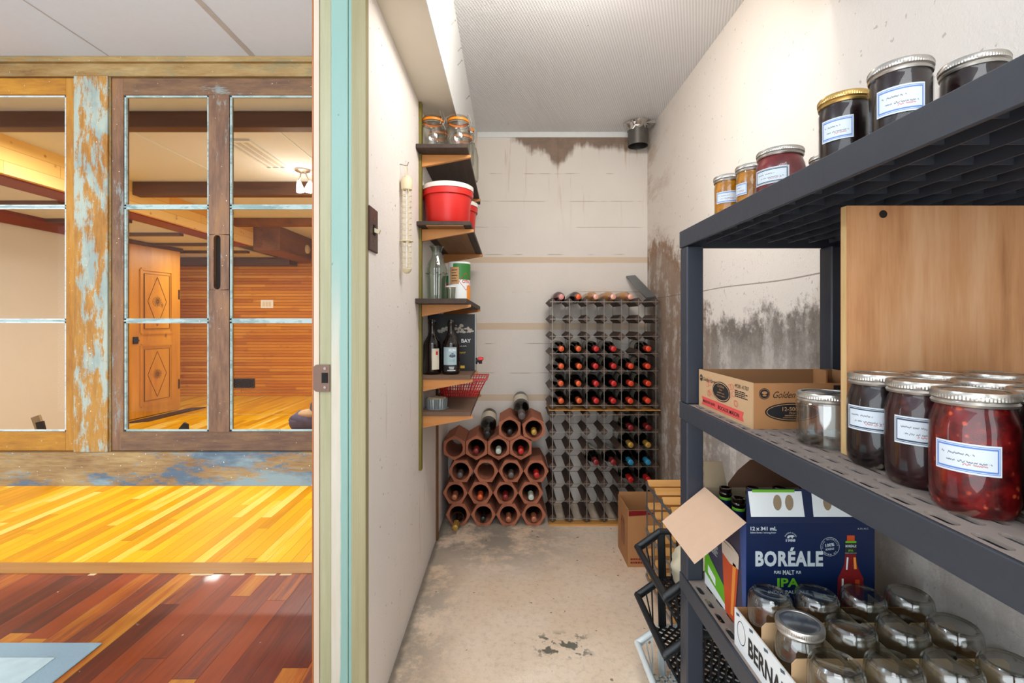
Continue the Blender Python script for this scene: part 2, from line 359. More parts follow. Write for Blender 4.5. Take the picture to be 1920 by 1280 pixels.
M['bracket'] = wood('orange_wood_bracket', ['#a9692f', '#bd7c3c', '#c98a48'], 0, 16, 10, 0.5)
M['glass'] = glassy('clear_jar_glass', '#f8f9f8', '#a3aca7', 0.04, 1.0, 1.5, 0.10)
M['glass_jam'] = glassy('filled_jar_glass', '#ffffff', '#c9cfc9', 0.04, 0.6, 0.8, 0.035)
M['glass_soft'] = glassy('old_jar_glass', '#ecece6', '#737a74', 0.05, 1.0, 1.3, 0.09)
M['glass_green'] = glassy('pale_green_glass', '#dae6de', '#86a093', 0.03, 1.0, 1.2, 0.10)
M['rubber'] = plain('orange_rubber_ring', '#e07f10', 0.5, var=0.05)
M['wire'] = plain('steel_wire', '#b9b8b4', 0.3, 0.9)
M['red_plastic'] = plain('red_plastic', '#c9201a', 0.38, var=0.05, scale=12)
M['white_plastic'] = plain('white_plastic', '#e9e4dc', 0.4, var=0.03)
M['terra'] = plain('terracotta_clay', '#a5644a', 0.9, var=0.22, scale=70, bump=0.6)
M['bottle'] = plain('black_bottle_glass', '#060706', 0.08, var=0.0, bump=0, spec=0.6)
M['bottle_brown'] = plain('brown_bottle_glass', '#170d08', 0.1, var=0.0, bump=0, spec=0.6)
M['rack_wood'] = wood('dark_stained_rack_wood', ['#2a1c15', '#3f2c22', '#52392c'], 1, 20, 8, 0.6)
M['rack_metal'] = plain('rack_steel_strap', '#8b847b', 0.4, 0.5)
M['pine'] = wood('light_pine_bar', ['#b9803c', '#cd9550', '#d8a462'], 0, 16, 12, 0.5)
M['galv'] = plain('galvanised_strap', '#7f8589', 0.4, 0.7)
M['foil'] = plain('crumpled_foil_tape', '#b5b1ab', 0.25, 0.9, scale=60, bump=1.0)
M['duct'] = plain('galvanised_duct', '#6f6c68', 0.38, 0.85, var=0.35, scale=25)
M['deck'] = plain('dusty_grey_resin_deck', '#8a7d75', 0.8, var=0.18, scale=50, bump=0.3)
M['plastic_grey'] = plain('dark_grey_resin', '#30353d', 0.5, var=0.14, scale=60, bump=0.25)
M['plastic_post'] = plain('dark_grey_resin_post', '#2b303a', 0.45, var=0.10, scale=60, bump=0.15)
M['basket_black'] = plain('black_basket_plastic', '#191b1e', 0.5, var=0.25, scale=30)
M['basket_white'] = plain('white_basket_plastic', '#d4dad9', 0.5, var=0.06)
M['card'] = plain('brown_cardboard', '#a9774a', 0.85, var=0.08, scale=18, bump=0.15)
M['card_in'] = plain('cardboard_inside', '#9a6f48', 0.9, var=0.08, scale=18, bump=0.15)
M['card_pale'] = plain('pale_printed_cardboard', '#bf9c74', 0.8, var=0.05, scale=18)
M['card_pink'] = plain('bare_pinkish_cardboard', '#d0ae92', 0.9, var=0.06, scale=30)
M['card_grey'] = plain('grey_brown_cardboard', '#8f7c62', 0.9, var=0.08, scale=30)
M['card_dark'] = plain('dark_brown_cardboard', '#5a3b26', 0.9, var=0.08, scale=30)
M['navy'] = plain('navy_print', '#081c42', 0.35, var=0.12, scale=6, bump=0.02)
M['purple_navy'] = plain('violet_navy_print', '#33304a', 0.4, var=0.1, scale=6, bump=0.02)
M['blue_print'] = plain('blue_print', '#2f4a86', 0.4, bump=0)
M['white_print'] = plain('white_print', '#dfe3e3', 0.5, var=0.02, bump=0)
M['grey_print'] = plain('silver_grey_print', '#bcc6c9', 0.5, var=0.03, bump=0)
M['green_print'] = plain('green_print', '#5fa81c', 0.5, var=0.03, bump=0)
M['black_print'] = plain('black_print', '#1b1a1c', 0.6, var=0.0, bump=0)
M['coral_print'] = plain('coral_red_print', '#d8504a', 0.6, var=0.03, bump=0)
M['tan_print'] = plain('tan_print', '#b68a5c', 0.7, var=0.03, bump=0)
M['amber_print'] = plain('amber_beer_print', '#c2481a', 0.4, var=0.25, scale=9, bump=0)
M['orange_print'] = plain('orange_highlight_print', '#e8923a', 0.4, var=0.05, bump=0)
M['foam_print'] = plain('foam_print', '#cfc3b4', 0.5, var=0.05, bump=0)
M['maroon_print'] = plain('maroon_print', '#7a1518', 0.4, var=0.25, scale=30, bump=0)
M['yellow_print'] = plain('yellow_print', '#d9b42a', 0.5, bump=0)
M['red_print'] = plain('red_print', '#c0261c', 0.5, bump=0)
M['smoke_print'] = plain('smoke_print', '#a49c90', 0.6, var=0.4, scale=60, bump=0)
M['blue_grey_print'] = plain('pale_blue_label', '#9db4bb', 0.5, var=0.1, scale=20, bump=0)
M['cloud_print'] = plain('slate_cloud_print', '#46535e', 0.6, bump=0)
M['silver_lid'] = plain('silver_lid_metal', '#b9b4ac', 0.28, 0.85, var=0.04, bump=0)
M['gold_lid'] = plain('gold_lid_metal', '#c9a765', 0.28, 0.85, var=0.04, bump=0)
M['disc'] = plain('lid_disc_metal', '#9a9ba0', 0.22, 0.85, var=0.04, bump=0)
def jam(name, a, b, c, sc, spec=0.6):
    t = NT(name); n = t.noise(sc, 4, 0.7); v = t.new('ShaderNodeTexVoronoi'); t.put(v.inputs['Vector'], t.tc.outputs['Object']); v.inputs['Scale'].default_value = sc*4
    col = t.mix(t.step(n, 0.35, 0.65), a, b)
    m = t.math('MULTIPLY', t.step(v.outputs['Distance'], 0.30, 0.16), t.step(n, 0.45, 0.6))
    col = t.mix(m, col, c)
    return t.fin(col, 0.3, spec=0.3)
M['jam_dark'] = jam('dark_berry_jam', '#0e0608', '#1c0b0d', '#2b1216', 20)
M['jam_plum'] = jam('plum_jam', '#1b070b', '#331014', '#4d1e1a', 18)
M['jam_red'] = jam('strawberry_jam', '#3a0709', '#7a1212', '#c4512e', 26)
M['jam_pink'] = jam('crimson_jam', '#5a1216', '#7c2024', '#8b3430', 16)
M['jam_amber'] = jam('amber_preserve', '#8f5a0c', '#b97a14', '#c25a10', 60)
def label_mat(name, border, ink='#3a3f4a', inkb='#b8484e', seed=0.0):
    t = NT(name); uv = t.xyz(t.tc.outputs['UV']); u, v = uv[0], uv[1]
    du = t.math('MULTIPLY', t.math('MINIMUM', u, t.math('SUBTRACT', 1.0, u)), 2.4)
    dv = t.math('MINIMUM', v, t.math('SUBTRACT', 1.0, v)); d = t.math('MINIMUM', du, dv)
    col = t.mix(t.math('LESS_THAN', t.math('ABSOLUTE', t.math('SUBTRACT', d, 0.13)), 0.028), '#cdd6dd', border)
    col = t.mix(t.math('LESS_THAN', t.math('ABSOLUTE', t.math('SUBTRACT', d, 0.07)), 0.012), col, border)
    for vc, u0, u1, k, ic in ((0.62, 0.12, 0.62, 1.0, ink), (0.38, 0.2, 0.86, 2.0, ink), (0.30, 0.45, 0.8, 3.0, inkb)):
        cb = t.new('ShaderNodeCombineXYZ'); t.put(cb.inputs[0], u); cb.inputs[1].default_value = k+seed
        nz = t.noise(34, 2, 0.6, vec=cb.outputs[0])
        line = t.math('ADD', vc, t.math('MULTIPLY', t.math('SUBTRACT', nz, 0.5), 0.26))
        near = t.math('LESS_THAN', t.math('ABSOLUTE', t.math('SUBTRACT', v, line)), 0.022)
        rng = t.math('MULTIPLY', t.math('GREATER_THAN', u, u0), t.math('LESS_THAN', u, u1))
        gapn = t.step(t.noise(13, 1, vec=cb.outputs[0], off=(5, 0, 0)), 0.42, 0.46)
        col = t.mix(t.math('MULTIPLY', t.math('MULTIPLY', near, rng), t.math('MULTIPLY', gapn, 0.75)), col, ic)
    return t.fin(col, 0.5)
M['label_blue'] = label_mat('handwritten_label_blue', '#5a7fc0')
M['label_navy'] = label_mat('handwritten_label_navy', '#2d4054', seed=4.0)
M['label_plum'] = label_mat('handwritten_label_plum', '#2d4054', ink='#4a5a60', inkb='#c03b4a', seed=9.0)
def plywood():
    t = NT('plywood_sheet'); n = t.noise(16, 5, 0.65, stretch=(1, 1, 0.12)); g = t.noise(80, 5, 0.7, stretch=(1, 1, 0.06)); l = t.noise(3, 3)
    m = t.math('ADD', t.math('MULTIPLY', n, 0.5), t.math('ADD', t.math('MULTIPLY', g, 0.2), t.math('MULTIPLY', l, 0.3)))
    col = t.ramp(m, [(0.38, '#9c663c'), (0.5, '#c48c5c'), (0.60, '#d2a074')])
    v = t.new('ShaderNodeTexVoronoi'); t.put(v.inputs['Vector'], t.tc.outputs['Object']); v.inputs['Scale'].default_value = 4.5
    col = t.mix(t.math('MULTIPLY', t.step(v.outputs['Distance'], 0.10, 0.05), 0.7), col, '#5b3a20')
    t.bump(g, 0.2, 0.002); return t.fin(col, 0.7)
M['ply'] = plywood()
M['ply_edge'] = wood('plywood_edge', ['#b08a52', '#cfae78', '#dcc292'], 2, 20, 10, 0.7)
M['cloth_bag'] = plain('cream_cloth_bag', '#c9bda2', 0.7, var=0.08, scale=10)
M['frost'] = emis('frosted_lamp_glass', '#fff6e6', 14)
CAPS = {}
for k, c in (('orange', '#d0592a'), ('red', '#b81f1c'), ('orange-red', '#cf3c1c'), ('dark red', '#7d1a1a'), ('gold', '#b08a3c'), ('blue', '#2b83a8'),
             ('pink', '#d08a84'), ('copper', '#a8674a'), ('black', '#171513'), ('grey', '#5c5350'), ('white', '#b9c4b8'), ('rose', '#d9a08c')):
    CAPS[k] = plain('capsule_'+k.replace(' ', '_').replace('-', '_'), c, 0.35, 0.25 if k in ('gold', 'copper', 'orange', 'rose') else 0.05, var=0.06, bump=0)
M['rose_glass'] = plain('pale_rose_wine_glass', '#b07a45', 0.12, var=0.25, scale=9, bump=0, spec=0.6)
M['ruby_glass'] = plain('ruby_wine_glass', '#4a0f18', 0.1, var=0.25, scale=9, bump=0, spec=0.6)
M['paper_label'] = plain('cream_bottle_label', '#cfc6b2', 0.6, var=0.05)
M['plush_grey'] = plain('purple_grey_cloth', '#57506a', 0.9, var=0.5, scale=14)
M['plush_beige'] = plain('beige_cloth', '#b09274', 0.9, var=0.2, scale=14)
M['strip_dark'] = plain('rough_dark_brown', '#4b3020', 0.95, var=0.3, scale=90, bump=0.6)
M['black_metal'] = plain('black_metal', '#1c1a1d', 0.5, 0.3)
M['tin'] = plain('fluted_tin', '#8f989b', 0.35, 0.6, var=0.15)
M['crumb'] = plain('pale_crumbly_wax', '#c7b491', 0.9, var=0.2, scale=50, bump=1.0)

# ---------------------------------------------------------------- mesh helpers
class MB:
    def __init__(s): s.bm = bmesh.new(); s.uvl = None
    def verts(s, pts): return [s.bm.verts.new(p) for p in pts]
    def face(s, vs):
        try: return s.bm.faces.new(vs)
        except ValueError: return None
    def box(s, x0, x1, y0, y1, z0, z1):
        v = s.verts([(x, y, z) for z in (z0, z1) for y in (y0, y1) for x in (x0, x1)])
        for f in ((0, 2, 3, 1), (4, 5, 7, 6), (0, 1, 5, 4), (2, 6, 7, 3), (0, 4, 6, 2), (1, 3, 7, 5)): s.face([v[i] for i in f])
        return s
    def hexa(s, p):   # 8 arbitrary corners: bottom 4 (ccw) then top 4
        v = s.verts(p)
        for f in ((3, 2, 1, 0), (4, 5, 6, 7), (0, 1, 5, 4), (1, 2, 6, 5), (2, 3, 7, 6), (3, 0, 4, 7)): s.face([v[i] for i in f])
        return s
    def bar(s, a, b, w, h, up=(0, 0, 1)):
        a, b = Vector(a), Vector(b); d = (b-a).normalized(); u = Vector(up)
        if abs(d.dot(u)) > 0.98: u = Vector((0, 1, 0))
        r = d.cross(u).normalized(); u = r.cross(d).normalized()
        q = [(-w/2, -h/2), (w/2, -h/2), (w/2, h/2), (-w/2, h/2)]
        v0 = s.verts([a+r*i+u*j for i, j in q]); v1 = s.verts([b+r*i+u*j for i, j in q])
        s.face(v0[::-1]); s.face(v1)
        for i in range(4): s.face([v0[i], v0[(i+1) % 4], v1[(i+1) % 4], v1[i]])
        return s
    def cyl(s, a, b, r0, r1=None, seg=16, caps=True):
        r1 = r0 if r1 is None else r1
        a, b = Vector(a), Vector(b); d = (b-a).normalized(); u = Vector((0, 0, 1)) if abs(d.z) < 0.9 else Vector((1, 0, 0))
        r = d.cross(u).normalized(); u = r.cross(d)
        ang = [2*PI*i/seg for i in range(seg)]
        v0 = s.verts([a+(r*math.cos(t)+u*math.sin(t))*r0 for t in ang]); v1 = s.verts([b+(r*math.cos(t)+u*math.sin(t))*r1 for t in ang])
        for i in range(seg): s.face([v0[i], v0[(i+1) % seg], v1[(i+1) % seg], v1[i]])
        if caps: s.face(v0[::-1]); s.face(v1)
        return s
    def tube(s, pts, r, seg=8):
        for i in range(len(pts)-1): s.cyl(pts[i], pts[i+1], r, seg=seg)
        return s
    def lathe(s, prof, seg=32, axis='z', o=(0, 0, 0), fl=0, amp=0.0, closed=False):
        rings = []
        for r, h in prof:
            ring = []
            for i in range(seg):
                a = 2*PI*i/seg; rr = r*(1+amp*math.cos(fl*a)) if fl else r
                x, y, z = rr*math.cos(a), rr*math.sin(a), h
                if axis == 'y': x, y, z = x, -h, y      # grows towards -Y
                ring.append((o[0]+x, o[1]+y, o[2]+z))
            rings.append(s.verts(ring) if r > 1e-6 else [s.bm.verts.new((o[0], o[1]-(h if axis == 'y' else 0), o[2]+(h if axis == 'z' else 0)))])
        for a, b in zip(rings, rings[1:]):
            for i in range(seg):
                j = (i+1) % seg
                if len(a) == 1 and len(b) == 1: continue
                if len(a) == 1: s.face([a[0], b[j], b[i]])
                elif len(b) == 1: s.face([a[i], a[j], b[0]])
                else: s.face([a[i], a[j], b[j], b[i]])
        return s
    def prism(s, poly, o, ex, ey, n, th):
        """polygon (2-D) on plane o+ex*u+ey*v extruded by n*th"""
        o, ex, ey, n = map(Vector, (o, ex, ey, n))
        v0 = s.verts([o+ex*p[0]+ey*p[1] for p in poly]); v1 = s.verts([o+ex*p[0]+ey*p[1]+n*th for p in poly])
        s.face(v0[::-1]); s.face(v1); k = len(poly)
        for i in range(k): s.face([v0[i], v0[(i+1) % k], v1[(i+1) % k], v1[i]])
        return s
    def patch(s, r, z0, z1, a0, a1, seg=16, th=0.0004):
        """curved label on a cylinder of radius r, with uv"""
        uvl = s.bm.loops.layers.uv.verify()
        cols = []
        for i in range(seg+1):
            a = a0+(a1-a0)*i/seg
            cols.append([s.bm.verts.new(((r+th)*math.cos(a), (r+th)*math.sin(a), z)) for z in (z0, z1)])
        for i in range(seg):
            f = s.face([cols[i][0], cols[i+1][0], cols[i+1][1], cols[i][1]])
            for lp, uv in zip(f.loops, ((i/seg, 0), ((i+1)/seg, 0), ((i+1)/seg, 1), (i/seg, 1))): lp[uvl].uv = uv
        return s
    def build(s, name, mat, parent=None, smooth=False, loc=(0, 0, 0), rot=(0, 0, 0), bevel=0.0, norm=True):
        if norm: bmesh.ops.recalc_face_normals(s.bm, faces=s.bm.faces)
        if bevel:
            bmesh.ops.bevel(s.bm, geom=[e for e in s.bm.edges], offset=bevel, segments=1, affect='EDGES', profile=0.5)
        me = bpy.data.meshes.new(name); s.bm.to_mesh(me); s.bm.free()
        if smooth:
            for p in me.polygons: p.use_smooth = True
            me.set_sharp_from_angle(angle=math.radians(42))
        if mat is not None: me.materials.append(mat if not isinstance(mat, str) else M[mat])
        o = bpy.data.objects.new(name, me); C.objects.link(o); o.parent = parent; o.location = loc; o.rotation_euler = rot
        return o
def thing(name, label, cat, loc=(0, 0, 0), rot=(0, 0, 0), group=None):
    o = bpy.data.objects.new(name, None); C.objects.link(o); o.location = loc; o.rotation_euler = rot
    o.empty_display_size = 0.05; o['label'] = label; o['category'] = cat
    if group: o['group'] = group
    return o
def tag(o, label, cat, group=None):
    o['label'] = label; o['category'] = cat
    if group: o['group'] = group
    return o
def struct(o, label=None, cat=None):
    o['kind'] = 'structure'
    if label: o['label'] = label
    if cat: o['category'] = cat
    return o
def dup(root, loc, rot=None, label=None, group=None, mats=None):
    r = root.copy(); C.objects.link(r); r.location = loc
    if rot is not None: r.rotation_euler = rot
    if label: r['label'] = label
    if group: r['group'] = group
    for ch in list(root.children):
        c = ch.copy(); C.objects.link(c); c.parent = r
        base = ch.name.split('.')[0]
        if mats and base in mats:
            c.data = c.data.copy(); c.data.materials.clear(); c.data.materials.append(mats[base])
        for g in ch.children:
            d = g.copy(); C.objects.link(d); d.parent = c
    return r
def text(s, o, ex, ey, h, w=None, mat='black_print', parent=None, name='lettering', bold=0.0, shear=0.0, align='LEFT', lift=0.0006, space=1.0):
    """flat lettering; o = lower left corner (or centre with align CENTER), h = height, w = full width"""
    cu = bpy.data.curves.new('t', 'FONT'); cu.body = s; cu.size = 1.0; cu.offset = bold; cu.shear = shear; cu.space_character = space; cu.resolution_u = 3
    ob = bpy.data.objects.new('t', cu); me = bpy.data.meshes.new_from_object(ob)
    bpy.data.objects.remove(ob); bpy.data.curves.remove(cu)
    xs = [v.co.x for v in me.vertices]; ys = [v.co.y for v in me.vertices]
    x0, x1, y0, y1 = min(xs), max(xs), min(ys), max(ys)
    sy = h/(y1-y0); sx = (w/(x1-x0)) if w else sy
    ex, ey = Vector(ex).normalized(), Vector(ey).normalized(); n = ex.cross(ey)
    dx = 0 if align == 'LEFT' else -(x1-x0)*sx/2
    for v in me.vertices:
        v.co = Vector(o)+ex*((v.co.x-x0)*sx+dx)+ey*((v.co.y-y0)*sy)+n*lift
    me.name = name; me.materials.append(M[mat] if isinstance(mat, str) else mat)
    t = bpy.data.objects.new(name, me); C.objects.link(t); t.parent = parent
    return t
def ellipse_pts(rx, ry, n=32, cx=0, cy=0, a0=0): return [(cx+rx*math.cos(a0+2*PI*i/n), cy+ry*math.sin(a0+2*PI*i/n)) for i in range(n)]
def decal(poly, o, ex, ey, mat, parent, name, lift=0.0004, th=0.0003):
    ex, ey = Vector(ex), Vector(ey); n = ex.cross(ey)
    return MB().prism(poly, Vector(o)+n*lift, ex, ey, n, th).build(name, mat, parent)
def ring_decal(rx, ry, wd, o, ex, ey, mat, parent, name, n=32, lift=0.0004):
    mb = MB(); ex, ey = Vector(ex), Vector(ey); nn = ex.cross(ey); o = Vector(o)+nn*lift
    a = ellipse_pts(rx, ry, n); b = ellipse_pts(rx-wd, ry-wd, n)
    va = mb.verts([o+ex*p[0]+ey*p[1] for p in a]); vb = mb.verts([o+ex*p[0]+ey*p[1] for p in b])
    for i in range(n): mb.face([va[i], va[(i+1) % n], vb[(i+1) % n], vb[i]])
    return mb.build(name, mat, parent)

def lines(rows, o, ex, ey, w, h, mat, parent, name='small_print', seed=1, lift=0.0006):
    """rows of tiny unreadable print, as short dashes"""
    rnd = random.Random(seed); mb = MB(); ex, ey = Vector(ex), Vector(ey); n = ex.cross(ey); o = Vector(o)+n*lift
    for r in range(rows):
        x = 0; y = -r*h*1.7; end = w*(1-0.25*rnd.random())
        while x < end:
            d = w*rnd.uniform(0.05, 0.16)
            mb.prism([(x, y), (min(x+d, end), y), (min(x+d, end), y+h), (x, y+h)], o, ex, ey, n, 0.0001); x += d+w*0.03
    return mb.build(name, mat, parent)

# ================================================================ STRUCTURE
D = 2.90; CEIL = 2.29; XL = -0.38; XR = 0.85; XP = -0.526; FARY = 7.0
def sbox(name, mat, *b, label=None, bevel=0): return struct(MB().box(*b).build(name, mat, bevel=bevel), label)
sbox('floor', 'concrete', XP+0.01, XR, -1.6, D, -0.05, 0, label='bare concrete pantry floor')
sbox('floor', 'red_floor', -5.6, XP+0.01, -1.6, 2.093, -0.05, 0, label='worn red plank floor in the near room')
sbox('floor', 'yellow_floor', -5.6, XP+0.01, 2.185, FARY, -0.05, 0, label='bright yellow plank floor beyond the threshold')
sbox('trim_1', 'threshold', -5.6, XP, 2.093, 2.185, -0.05, 0.003, label='flat oak threshold strip between red and yellow floors')
fil = MB()
for x, w in ((-2.33, 0.05), (-1.87, 0.03), (-1.42, 0.10), (-1.24, 0.06), (-1.13, 0.09), (-1.02, 0.05), (-0.85, 0.06), (-0.75, 0.05)):
    fil.hexa([(x, 2.078, 0), (x+w, 2.078, 0), (x+w, 2.0925, 0), (x, 2.0925, 0), (x, 2.078, 0.001), (x+w, 2.078, 0.001), (x+w, 2.0925, 0.001), (x, 2.0925, 0.001)])
struct(fil.build('trim_2', 'pale_wedge'), 'pale filler slips along the threshold edge')
sbox('wall_back', 'wall_back', XL-0.02, XR+0.1, D, D+0.1, 0, CEIL, label='stained cream concrete back wall of the pantry')
sbox('wall_right', 'wall_right', XR, XR+0.1, -1.6, D, 0, CEIL, label='mouldy cream concrete right wall')
sbox('wall_left', 'wall_left', -0.506, XL, 1.262, D, 0, CEIL, label='painted pantry partition wall')
sbox('wall_side', 'room_wall', XP, -0.507, 1.30, FARY, 0, CEIL, label='partition face towards the wooden room')
sbox('ceiling', 'bubble', -0.22, XR, 1.13, D, CEIL, CEIL+0.04, label='silvery bubble insulation ceiling')
sbox('wall_header', 'wall_left', XL, XR, 1.13, 1.248, 2.0, CEIL, label='header wall above the pantry doorway')
sbox('ceiling', 'room_ceiling', -5.6, XP, -1.6, 2.60, CEIL, CEIL+0.04, label='grey white panel ceiling of the near room')
sbox('ceiling', 'room_ceiling', XP, XR+0.1, -1.6, 1.13, CEIL, CEIL+0.04, label='ceiling above the camera side')
sbox('ceiling', 'room_ceiling2', -5.6, XP, 2.60, FARY, CEIL, CEIL+0.04, label='cream ceiling behind the glazed divider')
seams = MB()
for x, w in ((-1.762, 0.003), (-1.13, 0.012)):
    seams.box(x-w, x+w, -1.6, 2.09, CEIL-0.0015, CEIL-0.0005)
struct(seams.build('trim_3', 'seam'), 'thin ceiling panel joints')
seams = MB()
for x in (-2.32, -1.42): seams.box(x-0.006, x+0.006, 2.70, 5.3, CEIL-0.003, CEIL-0.0005)
struct(seams.build('trim_4', 'room_ceiling'), 'ceiling panel joints behind the divider')
sbox('wall_near_left', 'room_wall', -5.7, -5.6, -1.6, 2.2, 0, CEIL)
# pantry bulkhead with its white side board
bk = MB().box(XL, -0.24, 1.13, D, 2.04, CEIL)
struct(bk.build('trim_5', 'bulk'), 'cream boxed bulkhead above the left wall')
wt = MB().hexa([(-0.2395, 1.25, 2.035), (-0.236, 1.25, 2.035), (-0.236, D, 2.035), (-0.2395, D, 2.035), (-0.2395, 1.25, CEIL), (-0.205, 1.25, CEIL), (-0.205, D, CEIL), (-0.2395, D, CEIL)])
w_ = struct(wt.build('trim_6', 'white_trim'), 'white painted side board of the bulkhead')
nl = MB()
for y, z in ((1.72, 2.20), (1.92, 2.215), (1.95, 2.18), (2.3, 2.2)):
    nl.cyl((-0.225, y, z), (-0.20, y+0.004, z+0.03), 0.0012, seg=6)
    nl.cyl((-0.20, y+0.004, z+0.03), (-0.1992, y+0.0041, z+0.031), 0.003, seg=6)
struct(nl.build('nail', 'screw', w_))
struct(MB().box(-0.2, XR, D-0.004, D-0.0005, 2.258, CEIL).build('trim_7', 'white_trim'), 'white insulation strip folded onto the back wall')
# jamb at the end of the partition: a stack of differently coloured boards
def vboard(name, mat, px0, px1, y0, y1=1.262, label=None, zt=CEIL):
    x0, x1 = (px0-956)/705.1, (px1-956)/705.1
    return struct(MB().box(x0, x1, y0, y1, 0, zt).build(name, mat, bevel=0.0012), label)
vboard('trim_8', 'jamb_orange', 584.5, 588.2, 1.2485, label='orange varnished jamb edge')
vboard('trim_9', 'jamb_pink', 588.3, 599, 1.247, label='pale pinkish jamb strip')
vboard('trim_10', 'jamb_olive', 599.3, 621, 1.249, label='greenish unpainted jamb board')
vboard('trim_11', 'jamb_teal', 621.3, 653, 1.246, label='teal painted jamb board with bare patch')
vboard('trim_12', 'jamb_teal', 653.6, 660.5, 1.247, label='narrow teal jamb strip')
vboard('trim_13', 'jamb_cream', 660.8, 688.5, 1.240, label='cream green door trim')
cr = MB().box((675-956)/705.1, (688.5-956)/705.1, 1.235, 1.240, 0, CEIL)
struct(cr.build('trim_14', 'jamb_cream', bevel=0.001), 'raised edge of cream green trim')
# strike plate
sp = thing('strike_plate', 'brown bronze strike plate with rounded left corners on the door jamb', 'strike plate', (-0.4995, 1.246, 0.976))
def rr(w, h, r, left=True):
    pts = [(w, -h), (w, h)]
    for k in range(7): a = PI/2+PI/2*k/6; pts.append((-w+r+r*math.cos(a), h-r+r*math.sin(a)))
    for k in range(7): a = PI+PI/2*k/6; pts.append((-w+r+r*math.cos(a), -h+r+r*math.sin(a)))
    return pts
MB().prism(rr(0.0215, 0.036, 0.011), (0, 0, 0), (1, 0, 0), (0, 0, 1), (0, -1, 0), 0.002).build('plate', 'bronze', sp)
MB().box(0.0005, 0.0175, -0.0025, -0.0021, -0.0125, 0.0145).build('latch_hole', 'black_hole', sp)
for z in (0.026, -0.024): MB().cyl((0.009, -0.002, z), (0.009, -0.0033, z), 0.0035, seg=12).build('screw', 'screw', sp)

# ================================================================ GLAZED DIVIDER (plane Y = 2.09)
YD = 2.09; S = 421.05
def X(px): return (px-956)/S
def Z(py): return CAMZ-(py-600)/S
def dbox(px0, px1, py0, py1, y0=YD, y1=YD+0.035): return (X(px0), X(px1), y0, y1, Z(py1), Z(py0))
def one(name, mat, b, parent=None, label=None, bevel=0.002):
    o = MB().box(*b).build(name, mat, parent, bevel=bevel)
    if parent is None: struct(o, label)
    return o
LX = -420
one('trim_15', 'head_wood', (X(LX), XP, YD-0.012, YD+0.08, Z(145), CEIL), label='weathered ledge beam along the ceiling')
one('trim_16', 'head_wood', (X(LX), XP, YD-0.03, YD-0.012, Z(122), CEIL), label='thin brown strip under the ceiling')
one('trim_17', 'sill_blue', (X(LX), XP, YD-0.02, YD+0.07, Z(908), Z(846)), label='blue stained reclaimed sill beam')
one('trim_18', 'post_teal', dbox(143, 206, 145, 846, YD-0.014, YD+0.03), label='worn teal painted post between the sashes')
one('trim_19', 'head_wood', dbox(206.5, 209, 145, 846, YD-0.006, YD+0.03), label='narrow strip beside the worn post')
def sash(name, x_out0, x_stile0, panes, x_end, mats, putty, label, recess=None):
    w = thing(name, label, 'window'); w['kind'] = 'structure'; del w['category']
    v, h = mats
    return w
def pane_block(w, x0, x1, rows, g, putty, mats):
    """rows of panes between px x0..x1, each framed by a thin putty bead"""
    for i, (a, b) in enumerate(rows):
        MB().box(X(x0), X(x1), YD+0.016, YD+0.019, Z(b), Z(a)).build('pane', 'pane', w)
        bd = MB(); t = g/S
        x_0, x_1, z0, z1 = X(x0), X(x1), Z(b), Z(a)
        def bead(p, q):   # chamfered bead
            bd.bar(p, q, t*0.9, 0.010, (0, 1, 0))
        yy = YD+0.010
        bead((x_0+t/2, yy, z0), (x_0+t/2, yy, z1)); bead((x_1-t/2, yy, z0), (x_1-t/2, yy, z1))
        bead((x_0, yy, z0+t/2), (x_1, yy, z0+t/2)); bead((x_0, yy, z1-t/2), (x_1, yy, z1-t/2))
        bd.build('glazing_bead', putty if (i < 2) else putty, w)
rows = [(178, 386), (388.5, 600), (602.5, 809)]
w1 = thing('window_1', 'glazed sash with golden brown frame at far left', 'window'); w1['kind'] = 'structure'; del w1['category']
for nm, mt, b in (('stile', 'sash_gold', dbox(123, 141.5, 146, 845)), ('top_rail', 'sash_gold_h', dbox(LX+20, 123, 146, 177)), ('bottom_rail', 'sash_gold_h', dbox(LX+20, 123, 809.5, 845)),
                  ('stile', 'sash_gold', dbox(-92, -52, 177, 809.5)), ('stile', 'sash_gold', dbox(LX, LX+20, 146, 845))):
    MB().box(*b).build(nm, mt, w1, bevel=0.002)
for y in (386, 600): MB().box(*dbox(-52, 123, y, y+2.6, YD+0.004, YD+0.03)).build('muntin', 'putty', w1)
for y in (386, 600): MB().box(*dbox(LX+20, -92, y, y+2.6, YD+0.004, YD+0.03)).build('muntin', 'putty', w1)
pane_block(w1, -51, 122.5, rows, 3.0, 'putty_light', None)
pane_block(w1, LX+21, -92, rows, 3.0, 'putty_light', None)
w2 = thing('window_2', 'glazed sash with dark brown frame and slotted pull', 'window'); w2['kind'] = 'structure'; del w2['category']
XE = 640
st = MB().box(*dbox(209.5, 231, 146, 845)); st.build('stile', 'sash_brown', w2, bevel=0.002)
MB().box(*dbox(231, XE, 146, 178)).build('top_rail', 'sash_brown_h', w2, bevel=0.002)
MB().box(*dbox(226, XE, 809.5, 845, YD-0.001, YD+0.034)).build('bottom_rail', 'sash_brown_h', w2, bevel=0.002)
